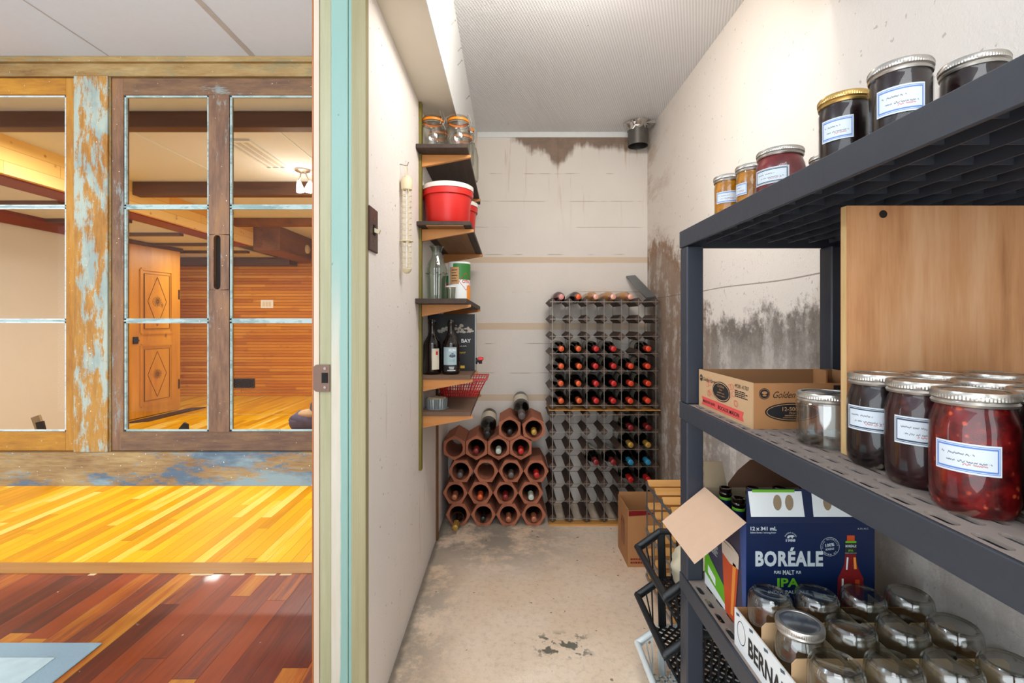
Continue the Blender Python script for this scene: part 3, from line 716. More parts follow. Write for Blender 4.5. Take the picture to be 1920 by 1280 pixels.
# middle stile with the oblong finger recess cut in its front
mid = MB(); xs0, xs1, zt, zb = X(391), X(429.5), Z(178), Z(809.5)
rc = [(X(400.5), Z(538)), (X(413.5), Z(538)), (X(413.5), Z(446)), (X(400.5), Z(446))]
hr = (X(413.5)-X(400.5))/2; cx = (X(400.5)+X(413.5))/2; hol = []
for k in range(9): a = -PI+PI*k/8; hol.append((cx+hr*math.cos(a), Z(536)+hr*math.sin(a)))
for k in range(9): a = PI*k/8; hol.append((cx+hr*math.cos(a), Z(447)+hr*math.sin(a)))
mid.box(xs0, xs1, YD+0.018, YD+0.035, zb, zt)
mid.box(xs0, xs1, YD, YD+0.018, zb, Z(544)); mid.box(xs0, xs1, YD, YD+0.018, Z(439), zt)
# ring of quads between rectangle and slot
def slot_plate(mb, x0, x1, z0, z1, hole, y0, y1):
    outer = []
    n = len(hole)
    for (hx, hz) in hole:
        dx, dz = hx-cx, hz-(z0+z1)/2
        ox = x0 if dx < -hr*0.3 else x1 if dx > hr*0.3 else hx
        oz = min(max(hz + (0.02 if dz > 0 else -0.02), z0), z1) if abs(dx) <= hr*0.98 or True else hz
        outer.append((ox, z1 if dz > 0 else z0) if abs(dx) < hr*0.3 else (ox, min(max(hz, z0), z1)))
    f = mb.verts([(a, y0, b) for a, b in hole]); g = mb.verts([(a, y0, b) for a, b in outer]); k = mb.verts([(a, y1, b) for a, b in hole])
    for i in range(n):
        j = (i+1) % n
        mb.face([f[i], f[j], g[j], g[i]]); mb.face([f[i], k[i], k[j], f[j]])
slot_plate(mid, xs0, xs1, Z(544), Z(439), hol, YD, YD+0.018)
mid.build('stile', 'sash_brown', w2)
MB().prism([(a, b) for a, b in hol], (0, YD+0.0178, 0), (1, 0, 0), (0, 0, 1), (0, -1, 0), 0.0004).build('finger_recess', 'dark_slot', w2)
for a, b in ((231, 391), (429.5, XE)):
    for y in (386, 600): MB().box(*dbox(a, b, y, y+2.6, YD+0.004, YD+0.03)).build('muntin', 'putty', w2)
    pane_block(w2, a+0.5, b-0.5, rows, 3.4, 'putty', None)

# ================================================================ ROOM BEHIND THE GLASS
sbox('wall_far', 'pine_wall', -5.6, XP, FARY, FARY+0.1, 0, CEIL, label='horizontal pine board wall at the far end')
sbox('wall_far_left', 'room_wall', -4.4, -4.2, 2.20, 4.95, 0, 2.10, label='cream wall along the left of the far room')
sbox('wall_far_side', 'pine_wall_y', -5.6, -5.5, 4.95, FARY, 0, 2.05)
sbox('wall_door_end', 'pine_wall_y', -4.5, -4.3, 4.95, 5.93, 0, 2.03)
sbox('ceiling', 'room_ceiling2', -5.5, -3.42, 2.2, FARY, 2.035, 2.05, label='lower cream ceiling left of the pine box beam')
cm = MB()
cm.prism([(0, 0), (0.02, 0.0), (0.045, 0.05), (0.06, 0.07), (0.06, 0.10), (0, 0.10)], (-4.2, 2.2, 1.935), (1, 0, 0), (0, 0, 1), (0, 1, 0), 2.75)
struct(cm.build('trim_20', 'mold_red'), 'red brown crown moulding on the cream wall')
struct(MB().box(-4.30, -4.24, 4.95, 5.98, 2.0, 2.035).build('trim_21', 'beam_brown'), 'brown strip above the carved door')
for i, (y, h) in enumerate(((2.98, 0.02), (3.55, 0.02), (4.18, 0.028), (4.85, 0.028), (5.50, 0.03), (6.1, 0.03))):
    struct(MB().box(-5.4, -3.42, y, y+0.07, 2.035-h, 2.035).build('trim_%d' % (22+i), 'beam_brown'), 'thin dark beam under the lower ceiling')
struct(MB().box(-3.41, -3.16, 2.2, 5.78, 2.046, CEIL).build('trim_28', 'soffit'), 'yellow pine boxed beam running into the far room')
struct(MB().box(-3.412, -3.20, 2.2, 5.78, 2.034, 2.0455).build('trim_29', 'mold_red'), 'brown underside edge of the pine box beam')
struct(MB().box(-5.5, XP, 2.604, 2.68, 2.201, CEIL).build('trim_30', 'beam_brown', bevel=0.004), 'dark brown cross beam just behind the divider')
struct(MB().box(-3.159, XP, 3.926, 4.02, 2.178, CEIL).build('trim_31', 'beam_brown', bevel=0.004), 'dark brown cross beam in the middle of the room')
struct(MB().box(-3.159, XP, 5.32, 5.42, 2.206, CEIL).build('trim_32', 'beam_side', bevel=0.004), 'lighter brown cross board near the far wall')
struct(MB().box(-3.17, -2.84, 5.80, FARY, 1.995, CEIL).build('trim_33', 'beam_side'), 'brown boxed duct against the far wall')
struct(MB().box(-5.5, -3.17, 6.75, FARY, 1.93, 2.03).build('trim_34', 'beam_brown'), 'dark header board over the far pine wall')
struct(MB().box(-2.84, XP, 6.7, FARY, 1.90, 2.16).build('trim_36', 'beam_side'), 'brown header board right of the boxed duct')
struct(MB().box(-5.5, XP, 5.62, 5.64, 0.0, 0.0015).build('trim_35', 'pale_wedge'), 'pale joint across the far floor')
# carved door
dr = thing('door_1', 'carved pine door with two diamond panels', 'door', (-4.262, 5.232, 0)); dr['kind'] = 'structure'; del dr['category']
ang = math.atan2(5.92-5.232, -4.157+4.262); dr.rotation_euler = (0, 0, ang)      # local +x runs along the leaf, -y faces the room
Wd, Hd = 0.696, 1.99
MB().box(0, Wd, 0.0, 0.04, 0.012, Hd).build('leaf', 'door_wood', dr, bevel=0.002)
MB().box(-0.10, -0.004, -0.02, 0.05, 0, 2.02).build('casing', 'door_wood', dr, bevel=0.003)
MB().box(-0.10, Wd+0.01, -0.03, 0.05, Hd+0.002, 2.03).build('casing', 'beam_brown', dr)
for z0, z1 in ((0.98, 1.72), (0.14, 0.84)):
    fr = MB(); x0, x1 = 0.16, 0.57
    for a, b in (((x0, z0), (x1, z0)), ((x1, z0), (x1, z1)), ((x1, z1), (x0, z1)), ((x0, z1), (x0, z0))):
        fr.bar((a[0], -0.006, a[1]), (b[0], -0.006, b[1]), 0.012, 0.03, (1, 0, 0) if a[0] == b[0] else (0, 0, 1))
    fr.build('panel_moulding', 'door_wood', dr)
    g = MB(); xa, xb, za, zb = 0.20, 0.53, z0+0.05, z1-0.05; xm, zm = (xa+xb)/2, (za+zb)/2
    MB().box(xa, xb, -0.006, 0, za, zb).build('raised_panel', 'door_wood', dr)
    for a, b in (((xm, za+0.03), (xb-0.04, zm)), ((xb-0.04, zm), (xm, zb-0.03)), ((xm, zb-0.03), (xa+0.04, zm)), ((xa+0.04, zm), (xm, za+0.03)),
                 ((xa, za), (xb, za)), ((xb, za), (xb, zb)), ((xb, zb), (xa, zb)), ((xa, zb), (xa, za))):
        g.bar((a[0], -0.0065, a[1]), (b[0], -0.0065, b[1]), 0.006, 0.004)
    g.build('carved_diamond', 'door_dark', dr)
    r = MB().cyl((xm, -0.0062, zm), (xm, -0.010, zm), 0.062, seg=28); r.build('rosette', 'door_wood', dr)
    sw = MB()
    for k in range(12):
        a = 2*PI*k/12; p = [(xm+rr_*math.cos(a+rr_*9), -0.0105, zm+rr_*math.sin(a+rr_*9)) for rr_ in (0.008, 0.025, 0.042, 0.058)]
        for q0, q1 in zip(p, p[1:]): sw.bar(q0, q1, 0.007, 0.002, (0, 1, 0))
    sw.build('carved_swirl', 'door_dark', dr)
h = MB().box(0.06, 0.12, -0.012, 0, 0.86, 0.94).cyl((0.09, -0.012, 0.90), (0.09, -0.05, 0.90), 0.01, seg=10).bar((0.09, -0.05, 0.90), (0.02, -0.05, 0.895), 0.018, 0.018)
h.build('latch', 'black_metal', dr)
for z in (0.33, 1.45): MB().box(Wd-0.03, Wd-0.015, -0.008, 0, z-0.06, z+0.06).build('hinge', 'black_metal', dr)
mt = MB().hexa([(-4.20, 5.12, 0.001), (-4.02, 5.22, 0.001), (-3.92, 6.05, 0.001), (-4.08, 6.0, 0.001), (-4.20, 5.12, 0.012), (-4.02, 5.22, 0.012), (-3.92, 6.05, 0.012), (-4.08, 6.0, 0.012)])
tag(mt.build('dark_floor_strip', 'strip_dark'), 'narrow dark brown strip on the floor at the foot of the carved door', 'mat')  # flat dark strip laid along the foot of the door
sw = thing('light_switch', 'white triple light switch plate on the far pine wall', 'light switch', (-3.62, FARY, 1.37))
MB().box(-0.092, 0.092, -0.008, 0, -0.06, 0.06).build('plate', 'white_plastic', sw, bevel=0.002)
for dx in (-0.045, 0, 0.045): MB().box(dx-0.018, dx+0.018, -0.012, -0.0078, -0.034, 0.034).build('rocker', 'ivory', sw, bevel=0.001)
vt = thing('floor_vent', 'dark brown slotted vent grille low on the far pine wall', 'vent', (-3.98, FARY, 0.19))
fr = MB()
for b in ((-0.18, 0.18, -0.012, 0, 0.055, 0.072), (-0.18, 0.18, -0.012, 0, -0.072, -0.055), (-0.18, -0.16, -0.012, 0, -0.055, 0.055), (0.16, 0.18, -0.012, 0, -0.055, 0.055)): fr.box(*b)
fr.build('frame', 'switch_brown', vt)
MB().box(-0.16, 0.16, -0.004, -0.001, -0.055, 0.055).build('backing', 'black_hole', vt)
sl = MB()
for i in range(21): sl.box(-0.155+i*0.0155-0.002, -0.155+i*0.0155+0.002, -0.011, -0.004, -0.055, 0.055)
sl.build('slats', 'switch_brown', vt)
al = thing('round_wall_box', 'round cream plastic disc on the brown boxed duct', 'smoke alarm', (-2.84, 6.56, 2.12))
MB().lathe([(0, 0), (0.06, 0), (0.06, 0.02), (0.045, 0.03), (0, 0.032)], 24).build('cover', 'ivory', al, True, rot=(0, PI/2, 0))
cv = thing('ceiling_register', 'long pale ceiling register with slots behind the divider', 'vent', (-1.765, 3.29, CEIL))
f2 = MB()
for b in ((-0.095, -0.07, -0.28, 0.28), (0.07, 0.095, -0.28, 0.28), (-0.07, 0.07, -0.28, -0.255), (-0.07, 0.07, 0.255, 0.28), (-0.035, -0.022, -0.255, 0.255), (0.022, 0.035, -0.255, 0.255)): f2.box(b[0], b[1], b[2], b[3], -0.012, 0)
f2.build('frame', 'white_trim', cv); MB().box(-0.07, 0.07, -0.255, 0.255, -0.004, -0.001).build('backing', 'seam', cv)
# spot fixture
lf = thing('ceiling_spotlight', 'lit two-armed ceiling spotlight with frosted glass shades', 'ceiling light', (-1.60, 3.62, CEIL))
MB().lathe([(0, 0), (0.055, 0), (0.055, -0.012), (0.03, -0.022), (0, -0.024)], 24).build('canopy', 'silver_lid', lf, True)
for dx, dy in ((-0.03, 0.0), (0.055, 0.015)):
    MB().tube([(dx*0.4, 0, -0.02), (dx*0.6, dy, -0.06), (dx, dy, -0.085)], 0.006).build('arm', 'silver_lid', lf, True)
    sh = MB().lathe([(0.010, 0.0), (0.016, -0.015), (0.024, -0.05), (0.031, -0.085), (0.028, -0.088), (0, -0.06)], 20)
    sh.build('glass_shade', 'frost', lf, True, loc=(dx, dy, -0.085), rot=(0.0, 0.25 if dx > 0 else -0.2, 0))
# low stool with a bundle, seen over the sill at right
st = thing('low_stool', 'low dark wooden stool mostly hidden behind the sill beam', 'stool', (-1.45, 3.48, 0))
MB().box(-0.16, 0.16, -0.12, 0.12, 0.285, 0.31).build('seat', 'beam_brown', st, bevel=0.004)
for sx in (-1, 1):
    for sy in (-1, 1): MB().bar((sx*0.14, sy*0.10, 0), (sx*0.12, sy*0.09, 0.285), 0.03, 0.03).build('leg', 'beam_brown', st)
b = MB()
for cx_, cy_, cz_, rx, ry, rz in ((-0.03, 0, 0.075, 0.13, 0.09, 0.075), (0.06, 0.0, 0.15, 0.07, 0.06, 0.10), (0.07, 0, 0.26, 0.035, 0.04, 0.11), (-0.09, -0.03, 0.06, 0.06, 0.05, 0.055)):
    r0 = bmesh.ops.create_icosphere(b.bm, subdivisions=3, radius=1.0)
    for v in r0['verts']:
        n = 1+0.10*math.sin(v.co.x*5+v.co.z*4)*math.cos(v.co.y*6)
        v.co = Vector((cx_+v.co.x*rx*n, cy_+v.co.y*ry*n, cz_+v.co.z*rz*n))
bo = b.build('cloth_bundle', 'plush_grey', None, True, loc=(-1.47, 3.48, 0.313)); tag(bo, 'lumpy purple grey cloth bundle on the low stool at the right pane edge', 'cloth')
b = MB(); r0 = bmesh.ops.create_icosphere(b.bm, subdivisions=3, radius=1.0)
for v in r0['verts']: v.co = Vector((v.co.x*0.10, v.co.y*0.08, 0.125+v.co.z*0.035))
b.build('beige_patch', 'plush_beige', bo, True, loc=(0.0, 0, 0.0))
bt = thing('leaning_board', 'grey board with black strap poking above the sill in the left pane', 'board', (-3.40, 3.42, 0))
MB().bar((0.10, 0, 0.005), (-0.055, 0, 0.43), 0.06, 0.018, (0, 1, 0)).build('board', 'card_grey', bt)
MB().bar((0.085, -0.02, 0.01), (-0.005, -0.02, 0.395), 0.05, 0.018, (0, 1, 0)).build('strap', 'black_metal', bt)
bw = MB().prism([(0, 0), (0.10, 0), (0.06, 0.375), (0.035, 0.387), (0.0, 0.345)], (-2.40, 3.40, 0.0), (1, 0, 0), (0, 0, 1), (0, 1, 0), 0.02)
tag(bw.build('pointed_tool', 'black_metal'), 'black pointed tool end poking above the sill below the carved door', 'tool')
# rug
rg = thing('rug', 'pale blue rug with grey blue border on the red plank floor', 'rug', (0, 0, 0))
MB().box(-3.2, -1.422, 0.2, 1.638, 0.0, 0.006).build('border', 'rug_edge', rg, bevel=0.002)
MB().box(-3.1, -1.512, 0.25, 1.56, 0.006, 0.009).build('field', 'rug', rg)

# ================================================================ PANTRY, LEFT WALL
ls = thing('light_switch', 'dark brown toggle light switch plate on the left pantry wall', 'light switch', (XL, 1.293, 1.378))
MB().box(0, 0.006, -0.038, 0.038, -0.06, 0.06).build('plate', 'switch_brown', ls, bevel=0.0015)
MB().box(0.006, 0.008, -0.008, 0.008, -0.014, 0.014).build('collar', 'black_hole', ls)
MB().bar((0.006, 0, 0.0), (0.022, 0, -0.006), 0.009, 0.011).build('toggle', 'ivory', ls)
for z in (0.03, -0.03): MB().cyl((0.006, 0, z), (0.0075, 0, z), 0.003, seg=10).build('screw', 'screw', ls)
th = thing('caged_thermometer', 'cream plastic caged thermometer hanging from a nail on the left wall', 'thermometer', (XL+0.024, 1.62, 1.294))
cg = MB(); R = 0.0165
for k in range(5):
    a = 2*PI*k/5+0.3; cg.cyl((R*math.cos(a), R*math.sin(a), 0.012), (R*math.cos(a), R*math.sin(a), 0.29), 0.0013, seg=6)
for z in [0.012+0.0195*i for i in range(15)]:
    cg.lathe([(R-0.001, z), (R+0.001, z), (R+0.001, z+0.0018), (R-0.001, z+0.0018), (R-0.001, z)], 20)
cg.lathe([(R+0.001, 0.105), (0.0225, 0.107), (0.0225, 0.110), (R+0.001, 0.112)], 20)
cg.build('cage', 'ivory', th, True)
MB().lathe([(0, -0.004), (0.008, -0.002), (0.014, 0.004), (0.0175, 0.013), (0.0, 0.014)], 20).build('rounded_tip', 'ivory', th, True)
MB().lathe([(0, 0.285), (0.0185, 0.286), (0.0195, 0.295), (0.0195, 0.318), (0.014, 0.330), (0, 0.332)], 24).build('cap', 'ivory', th, True)
MB().tube([(0, -0.016, 0.32), (0, -0.015, 0.345), (0, -0.008, 0.362), (0, 0.0, 0.366), (0, 0.008, 0.362), (0, 0.015, 0.345), (0, 0.016, 0.32)], 0.0016).build('hanger', 'ivory', th, True)
MB().cyl((0, 0, 0.02), (0, 0, 0.285), 0.003, seg=10).build('glass_tube', 'white_plastic', th)
nk = MB().tube([(XL, 1.62, 1.668), (XL+0.026, 1.62, 1.662), (XL+0.030, 1.62, 1.675)], 0.0015); tag(nk.build('nail', 'screw'), 'bent nail holding the caged thermometer', 'nail')
# standards
tag(MB().box(XL, XL+0.012, 1.953, 1.981, 0.504, 2.038).build('shelf_standard', 'olive', bevel=0.001), 'olive painted wall strip carrying the front shelf brackets', 'shelf strip')
tag(MB().box(XL, XL+0.010, 2.405, 2.435, 0.0, 2.038).build('shelf_standard', 'brown_strip', bevel=0.001), 'brown wooden wall strip running down to the floor', 'shelf strip')
def wall_shelf(z0, z1, y0, y1, xr, mat, label, yb=(1.962, 2.60), under=None, th_=0.017, bd=0.05):
    s = thing('wall_shelf', label, 'shelf', (XL, y0, z0))
    w = xr-XL; L = y1-y0; dz = z1-z0
    MB().hexa([(0.001, 0, -th_), (w, 0, -th_), (w, L, dz-th_), (0.001, L, dz-th_), (0.001, 0, 0), (w, 0, 0), (w, L, dz), (0.001, L, dz)]).build('board', mat, s, bevel=0.0015)
    if under: MB().hexa([(0.04, 0.001, -th_-0.003), (w-0.03, 0.001, -th_-0.003), (w-0.03, L-0.03, dz-th_-0.003), (0.04, L-0.03, dz-th_-0.003), (0.04, 0.001, -th_-0.0002), (w-0.03, 0.001, -th_-0.0002), (w-0.03, L-0.03, dz-th_-0.0002), (0.04, L-0.03, dz-th_-0.0002)]).build('underside_board', under, s)
    for y in yb:
        if y > y1: continue
        zz = dz*(y-y0)/L-th_-(0.0036 if under else 0.0004)
        MB().prism([(0.0125, zz), (w+0.008, zz), (w+0.008, zz-0.010), (w-0.01, zz-0.014), (0.0125, zz-bd)], (0, y-y0, 0), (1, 0, 0), (0, 0, 1), (0, 1, 0), 0.016).build('bracket', 'bracket', s)
    return s
S1 = wall_shelf(1.8405, 1.816, 1.889, 2.72, -0.171, 'shelf_dark', 'topmost dark wall shelf holding clip-top glass jars')
S2 = wall_shelf(1.532, 1.513, 1.905, 2.72, -0.1585, 'shelf_dark', 'dark wall shelf holding the red buckets', under='shelf_tan')
S3 = wall_shelf(1.217, 1.210, 1.879, 2.72, -0.1715, 'shelf_dark', 'dark wall shelf holding the glass carafe and tin', th_=0.021)
S4 = wall_shelf(0.896, 0.896, 1.985, 2.33, -0.166, 'shelf_weath', 'weathered brown wall shelf holding two brown bottles', yb=(1.99, 2.29))
S5 = wall_shelf(0.741, 0.741, 1.985, 2.61, -0.165, 'shelf_weath', 'lowest weathered wall shelf holding a fluted tin', yb=(1.99, 2.55))
def zs1(y): return 1.8405-0.0245*(y-1.889)/0.831
def zs2(y): return 1.532-0.019*(y-1.905)/0.815
def zs3(y): return 1.217-0.007*(y-1.879)/0.841
# clip-top jars
def clip_jar(r, h, loc, label, rot=0, first=None):
    if first: return dup(first, loc, (0, 0, rot), label)
    t = thing('clip_top_jar', label, 'jar', loc, (0, 0, rot), 'clip-top glass jars on the topmost wall shelf')
    hb = h-0.028
    MB().lathe([(0, 0.004), (r*0.85, 0.0), (r, 0.012), (r, hb*0.72), (r*0.93, hb*0.86), (r*0.80, hb*0.95), (r*0.80, hb+0.004)], 32).build('glass_body', 'glass_soft', t, True)
    MB().lathe([(r*0.80, hb+0.0042), (r*0.88, hb+0.005), (r*0.90, hb+0.010), (r*0.88, hb+0.014), (r*0.80, hb+0.015)], 32).build('rubber_ring', 'rubber', t, True)
    MB().lathe([(r*0.80, hb+0.0152), (r*0.86, hb+0.017), (r*0.80, hb+0.026), (r*0.5, hb+0.028), (0, hb+0.025)], 32).build('glass_lid', 'glass_soft', t, True)
    wr = MB(); a = r*0.92
    wr.tube([(a*math.cos(k*PI/10), a*math.sin(k*PI/10), hb-0.002) for k in range(21)], 0.0013, 6)
    wr.tube([(a, 0, hb-0.002), (a+0.006, 0, hb+0.02), (a*0.6, 0, hb+0.036), (0, 0, hb+0.032)], 0.0015, 6)
    wr.tube([(-a, -0.01, hb-0.012), (-a-0.010, -0.01, hb+0.012), (-a+0.004, -0.01, hb+0.045), (-a+0.004, 0.01, hb+0.045), (-a-0.010, 0.01, hb+0.012), (-a, 0.01, hb-0.012)], 0.0015, 6)
    wr.tube([(-a-0.012, -0.012, hb-0.03), (-a-0.003, 0, hb-0.004), (-a-0.012, 0.012, hb-0.03), (-a-0.012, -0.012, hb-0.03)], 0.0013, 6)
    wr.build('wire_clip', 'wire', t, True)
    return t
j = clip_jar(0.0515, 0.150, (-0.326, 1.99, zs1(1.99)), 'clip-top jar with orange ring at the wall on the topmost shelf', 2.6)
clip_jar(0, 0, (-0.219, 1.99, zs1(1.99)), 'clip-top jar with orange ring at the front right of the topmost shelf', 3.5, j)
clip_jar(0, 0, (-0.322, 2.13, zs1(2.13)), 'clip-top jar just behind the one nearest the wall', 2.8, j)
clip_jar(0, 0, (-0.218, 2.16, zs1(2.16)), 'clip-top jar behind the front right one on the topmost shelf', 3.3, j)
bt = thing('swing_top_bottle', 'tall clear swing-top bottle at the far end of the topmost shelf', 'bottle', (-0.196, 2.36, zs1(2.36)))
MB().lathe([(0, 0.003), (0.034, 0), (0.038, 0.012), (0.038, 0.12), (0.030, 0.16), (0.016, 0.20), (0.014, 0.245), (0.016, 0.25)], 28).build('glass_body', 'glass_soft', bt, True)
MB().lathe([(0.016, 0.2505), (0.018, 0.255), (0.012, 0.266), (0, 0.268)], 20).build('stopper', 'rubber', bt, True)
MB().tube([(0.016, 0, 0.235), (0.026, 0, 0.26), (0.012, 0, 0.275), (-0.012, 0, 0.275), (-0.026, 0, 0.26), (-0.016, 0, 0.235)], 0.0014, 6).build('wire_clip', 'wire', bt, True)
# buckets
def bucket(loc, label, first=None):
    if first: return dup(first, loc, None, label)
    t = thing('red_bucket', label, 'bucket', loc, group='red buckets on the second wall shelf')
    MB().lathe([(0, 0.002), (0.088, 0), (0.092, 0.006), (0.1005, 0.125), (0.1085, 0.127), (0.109, 0.150), (0.104, 0.152), (0.104, 0.160), (0, 0.158)], 48).build('body', 'red_plastic', t, True)
    MB().lathe([(0.1092, 0.1525), (0.1105, 0.156), (0.1105, 0.170), (0.104, 0.174), (0.100, 0.168), (0, 0.167)], 48).build('lid', 'white_plastic', t, True)
    MB().tube([(0.108*math.cos(a), 0.108*math.sin(a)*1.02, 0.14-0.075*math.sin(a)**2) for a in [PI*k/14 for k in range(15)]], 0.002, 6).build('bail_handle', 'white_plastic', t, True)
    return t
b1 = bucket((-0.268, 2.03, zs2(2.03)), 'red plastic bucket with white lid, the near one on the wall shelf')
bucket((-0.266, 2.29, zs2(2.29)), 'red bucket mostly hidden behind the near bucket', b1)
# carafe
cf = thing('glass_carafe', 'pale green ribbed glass carafe at the front of the third wall shelf', 'carafe', (-0.312, 2.0, zs3(2.0)))
MB().lathe([(0, 0.006), (0.036, 0.0), (0.039, 0.010), (0.039, 0.085), (0.0425, 0.10), (0.0425, 0.13), (0.036, 0.155), (0.022, 0.182), (0.020, 0.205), (0.026, 0.222), (0.029, 0.226), (0.026, 0.227), (0.018, 0.205)], 72, fl=18, amp=0.022).build('ribbed_body', 'glass_green', cf, True)
MB().lathe([(0.0292, 0.2245), (0.031, 0.227), (0.029, 0.2295), (0.0265, 0.228)], 32).build('rim', 'glass_green', cf, True)
emb = MB()
for k in range(9):
    a = 2*PI*k/9
    emb.lathe([(0.0, 0.0), (0.006, 0.001), (0.004, 0.004), (0, 0.005)], 8, o=(0.043*math.cos(a), 0.043*math.sin(a), 0.11))
emb.build('embossed_flowers', 'glass_green', cf, True)
# food tin
tn = thing('food_tin', 'white and green food tin with tan sticker on the third wall shelf', 'tin', (-0.228, 2.12, zs3(2.12)))
MB().lathe([(0, 0), (0.049, 0), (0.050, 0.004), (0.0495, 0.006), (0.0495, 0.169), (0.050, 0.171), (0.049, 0.174), (0.046, 0.172), (0, 0.171)], 40).build('can', 'white_print', tn, True)
MB().patch(0.0497, 0.095, 0.166, -2.05, 0.2, 24).build('green_band', 'green_print', tn, True).data.materials[0] = plain('dark_green_print', '#2c7330', 0.45, bump=0)
MB().patch(0.0500, 0.075, 0.150, -2.40, -1.50, 10).build('tan_sticker', 'tan_print', tn, True)
MB().patch(0.0497, 0.006, 0.070, -0.75, 0.5, 14).build('orange_band', 'orange_print', tn, True)
def cyl_text(s, t, r, a_c, z, h, w, mat, name='lettering', bold=0.0):
    o = text(s, (0, 0, 0), (1, 0, 0), (0, 1, 0), h, w, mat, t, name, bold, 0, 'CENTER', 0)
    for v in o.data.vertices:
        a = a_c+v.co.x/r; v.co = Vector(((r+0.0006)*math.cos(a), (r+0.0006)*math.sin(a), z+v.co.y))
    return o
cyl_text('CITA', tn, 0.0502, -0.85, 0.080, 0.014, 0.036, 'red_print', bold=0.03)
dm = MB(); q = [(-0.032, 0.087), (0, 0.125), (0.032, 0.087), (0, 0.048)]
for a, b in zip(q, q[1:]+q[:1]):
    pts = [(0.0503*math.cos(-0.85+(a[0]+(b[0]-a[0])*k/5)/0.05), 0.0503*math.sin(-0.85+(a[0]+(b[0]-a[0])*k/5)/0.05), a[1]+(b[1]-a[1])*k/5) for k in range(6)]
    dm.tube(pts, 0.0009, 4)
dm.build('red_diamond', 'red_print', tn)
for k in range(5): MB().patch(0.0503, 0.135-0.012*k, 0.138-0.012*k, -2.2, -1.65-0.1*(k % 2), 5).build('small_print', 'black_print', tn)
gc = thing('soda_can', 'green soda can squeezed between the carafe and the food tin', 'can', (-0.286, 2.19, zs3(2.19)))
MB().lathe([(0, 0.002), (0.026, 0), (0.032, 0.01), (0.033, 0.02), (0.033, 0.108), (0.027, 0.118), (0.026, 0.121), (0, 0.118)], 28).build('body', plain('green_can_metal', '#1d7a3c', 0.3, 0.4, bump=0), gc, True)
MB().patch(0.0334, 0.06, 0.085, -1.95, -1.2, 8).build('red_spot', 'red_print', gc, True)
sg = thing('small_glass', 'small empty tumbler in front of the food tin', 'glass', (-0.257, 2.035, zs3(2.035)))
MB().lathe([(0, 0.004), (0.018, 0.0), (0.020, 0.006), (0.022, 0.052), (0.0235, 0.056), (0.021, 0.055), (0.018, 0.008)], 28).build('body', 'glass_soft', sg, True)
MB().lathe([(0.0238, 0.0565), (0.0250, 0.058), (0.0238, 0.062), (0.0215, 0.060)], 28).build('rim', 'white_plastic', sg, True)
# brown bottles
def brown_bottle(loc, label):
    t = thing('brown_bottle', label, 'bottle', loc)
    MB().lathe([(0, 0.003), (0.034, 0), (0.0375, 0.006), (0.0375, 0.125), (0.034, 0.142), (0.021, 0.165), (0.0155, 0.185), (0.0145, 0.215), (0.0165, 0.219), (0.0165, 0.228), (0.0150, 0.231), (0.0150, 0.236), (0.010, 0.236), (0.009, 0.22)], 32).build('glass', 'bottle_brown', t, True)
    return t
k1 = brown_bottle((-0.338, 2.045, 0.896), 'brown beer bottle with cream side label, next to the wall')
MB().patch(0.0378, 0.022, 0.112, -1.45, -0.55, 12).build('label', 'paper_label', k1, True)
MB().patch(0.0382, 0.085, 0.10, -1.0, -0.75, 4).build('red_print', 'red_print', k1, True)
k2 = brown_bottle((-0.256, 2.045, 0.896), 'brown beer bottle with pale blue cloud label, the right one')
MB().patch(0.0378, 0.012, 0.118, -2.45, -0.75, 18).build('label', 'black_print', k2, True)
MB().patch(0.0381, 0.042, 0.118, -2.4, -0.8, 18).build('picture', 'blue_grey_print', k2, True)
cyl_text('BRUMAI', k2, 0.0382, -1.28, 0.100, 0.012, 0.032, 'white_print', bold=0.03)
for k, (a0, a1) in enumerate(((-1.7, -1.1), (-1.65, -1.15), (-1.9, -0.95))): MB().patch(0.0382, 0.031-0.007*k, 0.0345-0.007*k, a0, a1, 6).build('small_print', 'white_print', k2)
cl = MB()
for dx, dz, r in ((-0.008, 0, 0.006), (0, 0.004, 0.008), (0.008, 0, 0.006), (0, -0.002, 0.006)):
    a = -1.3+dx/0.0384
    cl.lathe([(r, 0), (0, 0.0008)], 12, axis='y')
    for v in list(cl.bm.verts)[-13:]:
        x, z = v.co.x+dx, v.co.z+dz; aa = -1.3+x/0.0384; v.co = Vector((0.0386*math.cos(aa), 0.0386*math.sin(aa), 0.081+z))
cl.build('cloud', 'cloud_print', k2)
rn = MB()
for k in range(5):
    x = -0.010+k*0.005; a = -1.3+x/0.0384; a2 = -1.3+(x-0.003)/0.0384
    rn.bar((0.0386*math.cos(a), 0.0386*math.sin(a), 0.067), (0.0386*math.cos(a2), 0.0386*math.sin(a2), 0.055), 0.001, 0.0008)
rn.build('rain', 'cloud_print', k2)
